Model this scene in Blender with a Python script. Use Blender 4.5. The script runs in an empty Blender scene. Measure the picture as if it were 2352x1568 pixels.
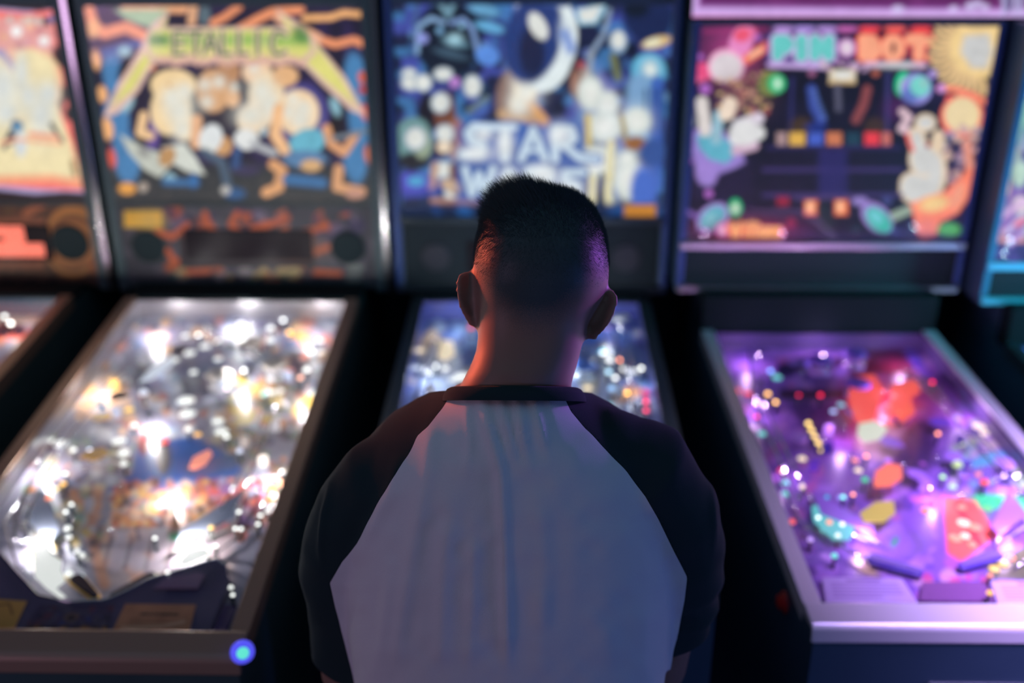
import bpy, math, random
import numpy as np
from mathutils import Vector, Matrix
PI = math.pi
SC = bpy.context.scene
COL = SC.collection

# ------------------------------------------------------------------ camera, world, lights, exposure
CAM_H = 1.98
FPX, PITCH, YAW, ROLL = 2355.5, math.radians(23.54), math.radians(0.98), math.radians(-0.083)
_F = np.array([-math.sin(YAW)*math.cos(PITCH), math.cos(YAW)*math.cos(PITCH), -math.sin(PITCH)])
_R = np.cross(_F, [0, 0, 1]); _R /= np.linalg.norm(_R)
_U = np.cross(_R, _F)
_R, _U = math.cos(ROLL)*_R+math.sin(ROLL)*_U, math.cos(ROLL)*_U-math.sin(ROLL)*_R
EYE = np.array([0, 0, CAM_H])
cam = bpy.data.cameras.new('camera'); cam_o = bpy.data.objects.new('camera', cam); COL.objects.link(cam_o)
cam_o.matrix_world = Matrix(((_R[0], _U[0], -_F[0], 0), (_R[1], _U[1], -_F[1], 0), (_R[2], _U[2], -_F[2], CAM_H), (0, 0, 0, 1)))
cam.sensor_width = 36.0; cam.lens = FPX/2352*36.0
cam.clip_start = 0.05
cam.dof.use_dof = True; cam.dof.focus_distance = 1.13
cam.dof.aperture_fstop = cam.lens/1000/0.020
SC.camera = cam_o
SC.view_settings.view_transform = 'Standard'; SC.view_settings.look = 'None'
SC.view_settings.exposure = 0.0; SC.view_settings.gamma = 1.0; SC.view_settings.use_curve_mapping = False
w = bpy.data.worlds.new('world'); SC.world = w; w.use_nodes = True
w.node_tree.nodes['Background'].inputs[0].default_value = (0.55, 0.72, 1.0, 1)
w.node_tree.nodes['Background'].inputs[1].default_value = 0.055

def area(name, loc, target, size, color, power, spread=180):
    l = bpy.data.lights.new(name, 'AREA'); l.shape = 'RECTANGLE'; l.size, l.size_y = size
    l.color = color; l.energy = power; l.spread = math.radians(spread)
    o = bpy.data.objects.new(name, l); COL.objects.link(o); o.location = loc
    o.rotation_euler = (Vector(target)-Vector(loc)).to_track_quat('-Z', 'Y').to_euler()
    return o
area('blue_fill_behind_right', (2.75, 0.05, 0.75), (0.1, 1.0, 1.2), (0.7, 0.5), (0.14, 0.25, 1.0), 10.5)  # added blue fill from behind the camera; no machines stand there
area('mauve_fill_behind_left', (-2.1, -0.3, 1.5), (0, 1.0, 1.3), (0.6, 0.6), (0.90, 0.55, 0.90), 5.5)  # added mauve fill raking the shirt from behind, no machines there
area('blue_fill_behind', (0.1, -1.4, 0.55), (0.2, 1.2, 1.1), (0.9, 0.5), (0.36, 0.46, 1.0), 2.0)  # added low blue fill for shirt and cabinet side, no machines there
area('red_edge_fill_left', (-1.45, 2.15, 1.60), (-0.03, 1.12, 1.54), (0.2, 0.2), (1.0, 0.15, 0.07), 0.34, 15)  # added red light aimed at the neck's left edge, no sign there
area('purple_edge_fill_right', (1.65, 2.1, 1.55), (0.05, 1.12, 1.54), (0.2, 0.2), (0.5, 0.14, 1.0), 0.24, 15)  # added purple light for the neck's right edge, not a real sign
area('purple_ceiling_lamp', (1.05, 0.95, 2.75), (1.05, 1.42, 1.0), (0.35, 0.35), (0.62, 0.42, 1.0), 9.0, 34)
area('overhead_fill', (0, 1.0, 2.95), (0, 1.6, 0.0), (4.0, 2.0), (0.22, 0.55, 0.85), 6.0)  # added teal fill overhead to lift the dark gaps between machines
area('cyan_bar_fill_right', (2.3, 1.7, 1.5), (1.3, 2.33, 1.15), (0.3, 0.3), (0.1, 0.8, 1.0), 1.3, 40)  # added cyan light aimed at the last machine's trim bars, no sign there

# ------------------------------------------------------------------ helpers
def proj(P):
    d = np.asarray(P, float)-EYE
    z = d@_F
    return 1176+FPX*(d@_R)/z, 784-FPX*(d@_U)/z
def ray(u, v):
    d = _F+_R*(u-1176)/FPX-_U*(v-784)/FPX
    return d
def at(u, v, zc):
    """world point seen at picture position (u, v) at depth zc along the view axis"""
    return EYE+ray(u, v)*zc
def lin(c):
    c = np.asarray(c, float)/255.0
    return np.where(c <= 0.04045, c/12.92, ((c+0.055)/1.055)**2.4)

def empty(name, loc, rz=0.0):
    o = bpy.data.objects.new(name, None); COL.objects.link(o)
    o.location = loc; o.rotation_euler = (0, 0, rz); o.empty_display_size = 0.1
    return o
def tag(o, label=None, cat=None, group=None, kind=None):
    if label: o['label'] = label
    if cat: o['category'] = cat
    if group: o['group'] = group
    if kind: o['kind'] = kind
    return o
class MB:
    def __init__(s): s.v = []; s.f = []; s.n = 0; s.m = []
    def add(s, v, f, mi=0):
        s.v.append(np.asarray(v, float).reshape(-1, 3))
        s.f += [tuple(int(i)+s.n for i in q) for q in f]; s.m += [mi]*len(f)
        s.n += len(s.v[-1]); return s
    def box(s, a, b, mi=0, bev=0.0):
        x0, y0, z0 = a; x1, y1, z1 = b
        v = [(x, y, z) for z in (z0, z1) for y in (y0, y1) for x in (x0, x1)]
        return s.add(v, [(0, 2, 3, 1), (4, 5, 7, 6), (0, 1, 5, 4), (2, 6, 7, 3), (0, 4, 6, 2), (1, 3, 7, 5)], mi)
    def prism(s, pts, off, mi=0):
        """extrude a closed 3-D outline by the vector off"""
        p = np.asarray(pts, float); n = len(p); q = p+np.asarray(off, float)
        f = [tuple(range(n))[::-1], tuple(range(n, 2*n))]+[(i, (i+1) % n, n+(i+1) % n, n+i) for i in range(n)]
        return s.add(np.vstack([p, q]), f, mi)
    def tube(s, pts, r, seg=8, mi=0, caps=True, closed=False):
        p = np.asarray(pts, float); n = len(p); r = np.broadcast_to(r, (n,))
        rings = []
        up = np.array([0, 0, 1.0])
        for i in range(n):
            if closed: t = p[(i+1) % n]-p[i-1]
            else: t = p[min(i+1, n-1)]-p[max(i-1, 0)]
            t = t/(np.linalg.norm(t)+1e-12)
            a = np.cross(t, up)
            if np.linalg.norm(a) < 1e-3: a = np.cross(t, [0, 1, 0])
            a /= np.linalg.norm(a); b = np.cross(a, t)
            th = np.arange(seg)*2*PI/seg
            rings.append(p[i]+r[i]*(np.outer(np.cos(th), a)+np.outer(np.sin(th), b)))
        v = np.vstack(rings); f = []
        for i in range(n if closed else n-1):
            j = (i+1) % n
            for k in range(seg):
                k2 = (k+1) % seg
                f.append((i*seg+k, i*seg+k2, j*seg+k2, j*seg+k))
        if caps and not closed:
            f.append(tuple(range(seg))[::-1]); f.append(tuple((n-1)*seg+k for k in range(seg)))
        return s.add(v, f, mi)
    def lathe(s, c, prof, seg=20, axis=(0, 0, 1), mi=0):
        """prof: (radius, height) pairs along axis"""
        ax = Vector(axis).normalized(); q = Vector((0, 0, 1)).rotation_difference(ax).to_matrix()
        q = np.array(q); c = np.asarray(c, float); v = []
        for r, h in prof:
            for k in range(seg):
                t = 2*PI*k/seg; v.append(c+q@np.array([r*math.cos(t), r*math.sin(t), h]))
        f = []
        for i in range(len(prof)-1):
            for k in range(seg):
                k2 = (k+1) % seg; f.append((i*seg+k, i*seg+k2, (i+1)*seg+k2, (i+1)*seg+k))
        f.append(tuple(range(seg))[::-1]); f.append(tuple((len(prof)-1)*seg+k for k in range(seg)))
        return s.add(v, f, mi)
    def dome(s, c, r, h=None, seg=14, axis=(0, 0, 1), mi=0, base=0.0):
        h = r if h is None else h
        pr = [(r, -base)] if base else []
        pr += [(r*math.cos(a), h*math.sin(a)) for a in np.linspace(0, PI/2*0.97, 5)]
        return s.lathe(c, pr, seg, axis, mi)
    def build(s, name, mat, parent=None, smooth=False, bevel=0.0):
        me = bpy.data.meshes.new(name)
        me.from_pydata(np.vstack(s.v).tolist(), [], s.f)
        mats = mat if isinstance(mat, (list, tuple)) else [mat]
        for m in mats: me.materials.append(m)
        if len(mats) > 1: me.polygons.foreach_set('material_index', s.m)
        if smooth: me.polygons.foreach_set('use_smooth', [True]*len(me.polygons))
        me.update()
        o = bpy.data.objects.new(name, me); COL.objects.link(o)
        if parent is not None: o.parent = parent
        if bevel:
            b = o.modifiers.new('bevel', 'BEVEL'); b.width = bevel; b.segments = 2; b.limit_method = 'ANGLE'
        return o

# ------------------------------------------------------------------ materials
def mat(name, color, rough=0.5, metal=0.0, emit=None, es=1.0, noise=0.0, nscale=30, spec=0.5, sss=0.0, sheen=0.0, coat=0.0, bump=0.0):
    m = bpy.data.materials.new(name); m.use_nodes = True; nt = m.node_tree; b = nt.nodes['Principled BSDF']
    b.inputs['Base Color'].default_value = (*color, 1); b.inputs['Roughness'].default_value = rough
    b.inputs['Metallic'].default_value = metal; b.inputs['Specular IOR Level'].default_value = spec
    if coat: b.inputs['Coat Weight'].default_value = coat; b.inputs['Coat Roughness'].default_value = 0.08
    if sheen: b.inputs['Sheen Weight'].default_value = sheen; b.inputs['Sheen Roughness'].default_value = 0.5
    if sss:
        b.inputs['Subsurface Weight'].default_value = sss; b.inputs['Subsurface Radius'].default_value = (0.012, 0.004, 0.002); b.inputs['Subsurface Scale'].default_value = 1.0
    if emit is not None:
        b.inputs['Emission Color'].default_value = (*emit, 1); b.inputs['Emission Strength'].default_value = es
    if noise or bump:
        tc = nt.nodes.new('ShaderNodeTexCoord'); n = nt.nodes.new('ShaderNodeTexNoise'); n.inputs['Scale'].default_value = nscale; n.inputs['Detail'].default_value = 5
        nt.links.new(tc.outputs['Object'], n.inputs['Vector'])
        if noise:
            mx = nt.nodes.new('ShaderNodeMix'); mx.data_type = 'RGBA'
            mx.inputs[6].default_value = (*[c*(1-noise) for c in color], 1); mx.inputs[7].default_value = (*[min(1, c*(1+noise)) for c in color], 1)
            nt.links.new(n.outputs['Fac'], mx.inputs[0]); nt.links.new(mx.outputs[2], b.inputs['Base Color'])
        if bump:
            bp = nt.nodes.new('ShaderNodeBump'); bp.inputs['Strength'].default_value = bump; bp.inputs['Distance'].default_value = 0.002
            nt.links.new(n.outputs['Fac'], bp.inputs['Height']); nt.links.new(bp.outputs['Normal'], b.inputs['Normal'])
    return m
def art_mat(name, emissive, rough=0.4, strength=1.0, refl=True):
    """printed artwork: colours from the mesh's own colour layer, backlit or plain"""
    m = bpy.data.materials.new(name); m.use_nodes = True; nt = m.node_tree; b = nt.nodes['Principled BSDF']
    a = nt.nodes.new('ShaderNodeAttribute'); a.attribute_name = 'art'
    b.inputs['Roughness'].default_value = rough
    if emissive:
        b.inputs['Base Color'].default_value = (0.01, 0.012, 0.014, 1)
        nt.links.new(a.outputs['Color'], b.inputs['Emission Color']); b.inputs['Emission Strength'].default_value = strength
    else:
        nt.links.new(a.outputs['Color'], b.inputs['Base Color'])
    return m
def glass_mat(name, tint=(1, 1, 1), ior=1.45):
    m = bpy.data.materials.new(name); m.use_nodes = True; nt = m.node_tree
    for n in list(nt.nodes): nt.nodes.remove(n)
    out = nt.nodes.new('ShaderNodeOutputMaterial'); mx = nt.nodes.new('ShaderNodeMixShader')
    fr = nt.nodes.new('ShaderNodeFresnel'); fr.inputs['IOR'].default_value = ior
    t = nt.nodes.new('ShaderNodeBsdfTransparent'); t.inputs['Color'].default_value = (*tint, 1)
    g = nt.nodes.new('ShaderNodeBsdfGlossy'); g.inputs['Roughness'].default_value = 0.03
    ge = nt.nodes.new('ShaderNodeNewGeometry'); mu = nt.nodes.new('ShaderNodeMath'); mu.operation = 'SUBTRACT'; mu.use_clamp = True
    nt.links.new(fr.outputs[0], mu.inputs[0]); nt.links.new(ge.outputs['Backfacing'], mu.inputs[1]); nt.links.new(mu.outputs[0], mx.inputs[0]); nt.links.new(t.outputs[0], mx.inputs[1]); nt.links.new(g.outputs[0], mx.inputs[2])
    nt.links.new(mx.outputs[0], out.inputs[0]); return m
def emis(name, rgb, s=1.0):
    c = lin(rgb)
    return mat(name, tuple(c*0.3), 0.3, emit=tuple(c), es=s)

M = dict(
    black=mat('black_cabinet_paint', (0.055, 0.10, 0.11), 0.42, noise=0.25, nscale=6),
    navy=mat('blue_black_cabinet_paint', (0.045, 0.085, 0.14), 0.4, noise=0.2, nscale=6),
    darkmetal=mat('dark_powder_coated_metal', (0.05, 0.07, 0.085), 0.28, metal=0.4),
    panelblack=mat('satin_black_panel', (0.018, 0.032, 0.038), 0.6, spec=0.25),
    matteblack=mat('matte_black', (0.010, 0.017, 0.020), 0.85, spec=0.1),
    bluelittrim=mat('edge_trim_with_blue_light_in_colour', (0.05, 0.10, 0.30), 0.3, metal=0.3),  # blue light on the head edges put into the colour
    cyanlittrim=mat('edge_trim_with_cyan_light_in_colour', (0.02, 0.26, 0.38), 0.3, metal=0.3),  # cyan light on the last head's edges put into the colour
    cyanlitbar=mat('bar_with_cyan_light_in_colour', (0.15, 0.70, 0.82), 0.3, metal=0.5),  # cyan light falling on the trim bars put into the metal's colour
    chrome=mat('polished_steel', (0.62, 0.62, 0.66), 0.16, metal=1.0),
    brushed=mat('brushed_steel', (0.6, 0.58, 0.62), 0.3, metal=1.0, noise=0.1, nscale=60),
    bronze=mat('bronze_trim', (0.38, 0.24, 0.18), 0.4, metal=0.3),
    violetsteel=mat('pale_satin_lockbar_steel', (0.80, 0.74, 0.86), 0.36, metal=0.35),
    glass=glass_mat('playfield_glass'),
    rubber=mat('white_rubber', (0.7, 0.68, 0.64), 0.5),
    blackplastic=mat('black_plastic', (0.03, 0.05, 0.055), 0.35),
    speaker=mat('speaker_cloth', (0.015, 0.03, 0.034), 0.9, bump=0.4, nscale=400),
    print_lit=art_mat('backlit_print', True),
    print_plain=art_mat('printed_surface', False, 0.35),
    print_panel=art_mat('printed_panel_film', False, 0.5),
    floor=mat('dark_carpet', (0.03, 0.04, 0.05), 0.95, noise=0.4, nscale=80, bump=0.3),
    wall=mat('dark_wall_paint', (0.04, 0.06, 0.075), 0.8, noise=0.2, nscale=4),
    ceil=mat('dark_ceiling_tile', (0.03, 0.035, 0.04), 0.9),
)

# ------------------------------------------------------------------ painting flat printed artwork onto fine grids
FONT = {
 'A': [[(0, 1), (.5, 0), (1, 1)], [(.22, .65), (.78, .65)]], 'E': [[(1, 0), (0, 0), (0, 1), (1, 1)], [(0, .5), (.8, .5)]],
 'T': [[(0, 0), (1, 0)], [(.5, 0), (.5, 1)]], 'L': [[(0, 0), (0, 1), (1, 1)]], 'I': [[(.5, 0), (.5, 1)]],
 'C': [[(1, .1), (.7, 0), (.25, 0), (0, .3), (0, .7), (.25, 1), (.7, 1), (1, .9)]],
 'S': [[(1, .08), (.75, 0), (.25, 0), (0, .22), (.2, .45), (.8, .55), (1, .78), (.75, 1), (.25, 1), (0, .92)]],
 'R': [[(0, 1), (0, 0), (.7, 0), (1, .25), (.7, .52), (0, .52)], [(.55, .52), (1, 1)]],
 'W': [[(0, 0), (.25, 1), (.5, .2), (.75, 1), (1, 0)]], 'M': [[(0, 1), (0, 0), (.5, .6), (1, 0), (1, 1)]],
 'P': [[(0, 1), (0, 0), (.7, 0), (1, .27), (.7, .55), (0, .55)]], 'N': [[(0, 1), (0, 0), (1, 1), (1, 0)]],
 'B': [[(0, 0), (0, 1), (.7, 1), (1, .75), (.7, .5), (0, .5)], [(0, 0), (.65, 0), (.9, .25), (.7, .5)]],
 'O': [[(.3, 0), (.7, 0), (1, .3), (1, .7), (.7, 1), (.3, 1), (0, .7), (0, .3), (.3, 0)]],
 'i': [[(.5, .4), (.5, 1)], [(.5, .12), (.5, .16)]], 'l': [[(.5, 0), (.5, 1)]],
 'a': [[(.9, .4), (.9, 1)], [(.9, .5), (.4, .4), (.1, .7), (.4, 1), (.9, .9)]],
 'm': [[(0, 1), (0, .4), (.45, .45), (.5, 1)], [(.5, .5), (.9, .42), (1, 1)]],
 's': [[(.9, .42), (.3, .42), (.2, .6), (.8, .78), (.7, 1), (.1, .98)]],
}
class Paint:
    def __init__(s, X, Y, base=(10, 10, 10)):
        s.X, s.Y = X, Y; s.c = np.tile(lin(base), (len(X), 1))
    def put(s, a, col, alpha=1.0):
        a = (a*alpha)[:, None]; s.c = s.c*(1-a)+lin(col)*a; return s
    def ell(s, cx, cy, rx, ry=None, col=(255, 255, 255), ang=0, soft=4, alpha=1.0):
        ry = rx if ry is None else ry; t = math.radians(ang)
        dx, dy = s.X-cx, s.Y-cy
        ex = (dx*math.cos(t)+dy*math.sin(t))/rx; ey = (-dx*math.sin(t)+dy*math.cos(t))/ry
        d = (np.sqrt(ex*ex+ey*ey)-1)*min(rx, ry)
        return s.put(np.clip(0.5-d/soft, 0, 1), col, alpha)
    def glow(s, cx, cy, rx, ry, col, alpha=1.0, ang=0):
        t = math.radians(ang); dx, dy = s.X-cx, s.Y-cy
        ex = (dx*math.cos(t)+dy*math.sin(t))/rx; ey = (-dx*math.sin(t)+dy*math.cos(t))/ry
        return s.put(np.exp(-(ex*ex+ey*ey)), col, alpha)
    def dist(s, pts, closed=False):
        d = np.full(len(s.X), 1e9); n = len(pts)
        for i in range(n if closed else n-1):
            x0, y0 = pts[i]; x1, y1 = pts[(i+1) % n]; L = (x1-x0)**2+(y1-y0)**2+1e-9
            t = np.clip(((s.X-x0)*(x1-x0)+(s.Y-y0)*(y1-y0))/L, 0, 1)
            d = np.minimum(d, np.hypot(s.X-x0-t*(x1-x0), s.Y-y0-t*(y1-y0)))
        return d
    def line(s, pts, w, col, soft=4, alpha=1.0):
        return s.put(np.clip(0.5-(s.dist(pts)-w/2)/soft, 0, 1), col, alpha)
    def inside(s, pts):
        c = np.zeros(len(s.X), bool); n = len(pts)
        for i in range(n):
            x0, y0 = pts[i]; x1, y1 = pts[(i+1) % n]
            if y0 == y1: continue
            k = ((y0 > s.Y) != (y1 > s.Y)) & (s.X < (x1-x0)*(s.Y-y0)/(y1-y0)+x0)
            c ^= k
        return c
    def poly(s, pts, col, soft=4, alpha=1.0):
        d = s.dist(pts, True); d = np.where(s.inside(pts), -d, d)
        return s.put(np.clip(0.5-d/soft, 0, 1), col, alpha)
    def rect(s, x0, y0, x1, y1, col, soft=4, alpha=1.0):
        return s.poly([(x0, y0), (x1, y0), (x1, y1), (x0, y1)], col, soft, alpha)
    def txt(s, t, x0, y0, x1, y1, col, w, gap=0.22, soft=4):
        n = len(t); cw = (x1-x0)/(n-gap)
        for i, ch in enumerate(t):
            for st in FONT.get(ch, []):
                s.line([(x0+cw*i+p*cw*(1-gap), y0+q*(y1-y0)) for p, q in st], w, col, soft)
        return s
    def noise(s, scale, seed):
        r = np.random.RandomState(seed); G = r.rand(128, 128)
        x = (s.X/scale+1000.3) ; y = (s.Y/scale+1000.7)
        xi, yi = np.floor(x).astype(int), np.floor(y).astype(int); fx, fy = x-xi, y-yi
        fx = fx*fx*(3-2*fx); fy = fy*fy*(3-2*fy)
        g = lambda a, b: G[a % 128, b % 128]
        return (g(xi, yi)*(1-fx)+g(xi+1, yi)*fx)*(1-fy)+(g(xi, yi+1)*(1-fx)+g(xi+1, yi+1)*fx)*fy
    def mottle(s, box, n, pal, r0, r1, seed, alpha=0.8, soft=4, asp=0.7):
        R = random.Random(seed); x0, y0, x1, y1 = box
        for i in range(n):
            r = R.uniform(r0, r1)
            s.ell(R.uniform(x0, x1), R.uniform(y0, y1), r, r*R.uniform(asp*0.6, 1), R.choice(pal), R.uniform(-60, 60), soft, alpha)
        return s

def art_grid(P00, P10, P01, nu, nv, painter, name, material, parent, inv=None):
    """a fine flat grid from corner P00 along P10 and P01 (parent space); painter fills its colour layer"""
    P00, P10, P01 = [np.asarray(p, float) for p in (P00, P10, P01)]
    a, b = np.meshgrid(np.linspace(0, 1, nu), np.linspace(0, 1, nv))
    V = P00+a.reshape(-1, 1)*(P10-P00)+b.reshape(-1, 1)*(P01-P00)
    W = V if inv is None else inv(V)
    X, Y = proj(W)
    pt_ = painter(X, Y); c = pt_.c*(.88+.13*pt_.noise(8.0, 3)+.12*pt_.noise(19.0, 4))[:, None]
    i = np.arange(nu*nv).reshape(nv, nu)
    F = np.stack([i[:-1, :-1], i[:-1, 1:], i[1:, 1:], i[1:, :-1]], -1).reshape(-1, 4)
    me = bpy.data.meshes.new(name); me.from_pydata(V.tolist(), [], F.tolist())
    ca = me.color_attributes.new('art', 'FLOAT_COLOR', 'POINT')
    ca.data.foreach_set('color', np.hstack([c, np.ones((len(c), 1))]).astype(np.float32).ravel())
    me.materials.append(material); me.update()
    o = bpy.data.objects.new(name, me); COL.objects.link(o)
    if parent is not None: o.parent = parent
    return o
# ------------------------------------------------------------------ artwork of the backglasses (drawn in tracing units)
WH = (222, 225, 220)
def paint_m1(X, Y):
    p = Paint(X, Y, (34, 30, 50))
    p.put(np.clip((p.noise(30, 5)-.45)*3, 0, 1), (52, 40, 84), .7)
    p.rect(180, 380, 880, 480, (47, 50, 52), 20)
    p.put(np.clip((p.noise(14, 9)-.5)*3, 0, 1)*(Y > 370), (70, 66, 62), .4)
    for x, y, rx, ry in ((262, 170, 26, 52), (268, 270, 28, 60), (290, 360, 30, 62), (818, 180, 26, 60), (825, 280, 24, 60), (815, 370, 26, 50)):
        p.ell(x, y, rx, ry, (72, 128, 178), -8, 10)
    p.line([(240, 120), (320, 100), (330, 130)], 18, (50, 90, 150), 8)
    p.ell(300, 150, 22, 45, (30, 24, 28), 30, 8); p.ell(765, 270, 22, 42, (30, 24, 28), -10, 8); p.ell(330, 300, 20, 40, (34, 28, 36), 20, 8)
    p.ell(286, 118, 15, 12, (150, 190, 200), 0, 8); p.ell(292, 235, 14, 24, (150, 190, 205), 20, 8); p.ell(770, 245, 10, 22, (140, 185, 200), -20, 8)
    p.line([(360, 250), (350, 330)], 26, (98, 76, 150), 8)
    O, O2 = (238, 150, 106), (245, 180, 120)
    p.line([(205, 25), (215, 60), (240, 76), (290, 62), (330, 82)], 26, O, 6); p.ell(214, 66, 14, 20, O2, 0, 8)
    p.line([(290, 14), (420, 18)], 26, (236, 170, 125), 6); p.poly([(262, 22), (388, 22), (350, 66), (290, 44)], (160, 190, 150), 8)
    p.line([(445, 12), (440, 50)], 20, (225, 170, 130), 6); p.ell(470, 35, 14, 22, (90, 110, 120), 0, 6)
    p.line([(548, 16), (515, 40), (490, 52)], 18, O, 6)
    p.line([(550, 68), (590, 45), (625, 28), (690, 22)], 20, O, 6); p.line([(700, 42), (760, 40), (790, 30), (832, 34)], 15, O2, 6)
    p.line([(730, 90), (770, 102), (812, 92), (832, 100)], 18, O, 6); p.line([(640, 40), (730, 88)], 22, (240, 176, 140), 6)
    for x, y, rx, ry, c in ((221, 138, 10, 22, O2), (235, 216, 12, 19, O2), (247, 296, 13, 26, O2), (257, 363, 9, 22, (226, 92, 70)),
                            (832, 178, 9, 14, (225, 100, 70)), (833, 206, 9, 10, (190, 60, 50)), (838, 258, 8, 18, (230, 90, 70)), (846, 355, 9, 20, (220, 120, 80)), (350, 155, 8, 8, (230, 150, 110))):
        p.ell(x, y, rx, ry, c, -8, 6)
    # figures as loose glowing shapes
    p.ell(690, 262, 66, 72, (72, 66, 132), 0, 10)
    p.ell(480, 245, 62, 85, (44, 38, 52), 0, 10)
    sk, hot = (246, 214, 160), (226, 226, 214)
    p.ell(490, 208, 39, 50, (214, 164, 118), 0, 6); p.ell(525, 165, 26, 32, (190, 140, 100), 0, 6); p.ell(535, 225, 16, 22, (232, 184, 140), 0, 5)
    for x, y, r in ((470, 195, 12), (503, 188, 12), (475, 234, 12), (538, 200, 9)): p.glow(x, y, r*1.2, r*1.2, hot)
    p.ell(398, 195, 52, 36, sk, 0, 6); p.ell(392, 250, 46, 60, sk, 8, 6); p.ell(425, 290, 26, 32, sk, 0, 6)
    for x, y, rx, ry in ((395, 225, 18, 22), (412, 255, 26, 30), (418, 298, 16, 22), (425, 210, 14, 18)): p.glow(x, y, rx*1.3, ry*1.2, hot)
    p.ell(388, 196, 5, 4, (214, 160, 90), 0, 3)
    p.ell(590, 165, 34, 30, (240, 200, 160), 0, 6); p.ell(612, 215, 40, 50, (246, 216, 172), 10, 6); p.ell(585, 270, 42, 36, (240, 214, 180), -30, 6); p.ell(655, 175, 30, 24, (230, 180, 130), 0, 6)
    for x, y, rx, ry in ((600, 210, 28, 35), (575, 265, 35, 25), (620, 240, 22, 30), (583, 155, 14, 14)): p.glow(x, y, rx, ry, hot)
    p.ell(685, 258, 48, 52, (248, 212, 166), 0, 6)
    for x, y, r in ((672, 228, 12), (660, 256, 14), (697, 248, 16), (690, 275, 22)): p.glow(x, y, r*1.2, r*1.2, hot)
    p.line([(640, 250), (632, 310), (655, 345)], 26, (242, 190, 140), 5)
    p.line([(330, 265), (322, 305), (345, 312)], 20, (242, 200, 150), 5)
    p.line([(452, 275), (450, 330)], 24, (232, 180, 140), 5); p.ell(512, 335, 22, 22, (205, 155, 105), 0, 6)
    p.ell(484, 318, 26, 34, (222, 226, 226), 20, 5); p.ell(478, 342, 18, 12, WH, 30, 5)
    p.ell(566, 320, 28, 24, (226, 228, 226), 10, 5); p.line([(580, 330), (630, 352)], 16, (180, 182, 186), 6); p.ell(606, 303, 9, 9, (170, 190, 200), 0, 5)
    p.poly([(274, 308), (330, 338), (372, 352), (395, 378), (366, 408), (330, 388), (296, 350)], (196, 200, 188), 5)
    p.poly([(372, 338), (424, 330), (448, 360), (472, 402), (430, 394), (390, 372)], (212, 216, 206), 5)
    p.ell(384, 360, 18, 24, (190, 145, 95), 30, 5); p.ell(330, 350, 16, 10, (150, 150, 146), 30, 6)
    p.ell(706, 326, 42, 30, (104, 178, 200), -15, 6); p.ell(700, 365, 50, 20, (90, 130, 170), 0, 8)
    p.line([(750, 295), (760, 330), (790, 350), (815, 312)], 20, (222, 160, 115), 6); p.line([(765, 318), (845, 300)], 10, (120, 130, 140), 5)
    p.ell(715, 380, 24, 14, (214, 170, 120), 0, 6)
    p.line([(628, 378), (648, 392), (640, 430), (612, 442)], 24, (220, 160, 110), 5)
    p.line([(778, 388), (774, 430), (830, 440)], 22, (218, 160, 115), 5); p.ell(815, 445, 22, 12, (190, 140, 120), 0, 5)
    p.line([(470, 350), (510, 372), (524, 430)], 20, (74, 92, 112), 6); p.line([(545, 345), (540, 385), (565, 392)], 18, (54, 84, 132), 6)
    p.ell(540, 445, 24, 14, (44, 84, 130), 0, 6); p.ell(518, 437, 11, 10, (190, 186, 180), 0, 5); p.ell(390, 410, 14, 12, (150, 190, 205), 0, 6)
    p.line([(380, 418), (450, 420)], 16, (60, 110, 160), 8); p.ell(445, 415, 10, 16, (54, 110, 170), 0, 6); p.line([(660, 412), (740, 420)], 24, (60, 110, 160), 8); p.ell(565, 392, 30, 10, (60, 52, 84), 0, 6)
    p.ell(292, 433, 20, 14, (228, 158, 72), 0, 5); p.ell(329, 430, 11, 11, (172, 158, 146), 0, 4)
    # lettering across the top: big pointed first and last letters, seven between
    pk, yl = (226, 190, 176), (224, 218, 126)
    for q in ([(388, 22), (346, 60), (318, 120), (272, 190), (238, 268), (268, 262), (318, 210), (352, 148), (372, 96)],
              [(634, 18), (676, 48), (718, 84), (742, 116), (792, 176), (842, 268), (806, 254), (742, 196), (690, 142), (662, 84)]):
        p.poly(q, pk, 5)
    for q in ([(384, 40), (352, 76), (326, 130), (284, 196), (254, 248), (306, 206), (340, 150), (364, 96)],
              [(646, 34), (684, 66), (726, 104), (784, 180), (822, 248), (748, 186), (700, 140), (668, 84)]):
        p.poly(q, yl, 6)
    p.poly([(346, 62), (700, 62), (728, 120), (700, 146), (360, 146), (334, 124)], pk, 5)
    p.poly([(352, 68), (692, 68), (716, 116), (690, 136), (364, 136), (344, 118)], yl, 6)
    p.put(np.exp(-((Y-92)/16.0)**2)*(X > 340)*(X < 712), (110, 176, 84), .75)
    p.ell(366, 92, 22, 12, (60, 120, 64), 0, 12, .8); p.ell(690, 78, 16, 22, (60, 120, 64), -30, 12, .8)
    dk = (52, 112, 54)
    for ch, a, b in (('E', 400, 424), ('T', 434, 464), ('A', 468, 500), ('L', 510, 530), ('L', 548, 568), ('I', 584, 600), ('C', 624, 656)):
        p.txt(ch, a, 74, b, 124, pk, 15, 0.0); p.txt(ch, a, 74, b, 124, dk, 7, 0.0)
    for x in range(370, 700, 17): p.ell(x, 140+5*math.sin(x), 9, 10, (222, 176, 160), 0, 5)
    return p
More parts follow.
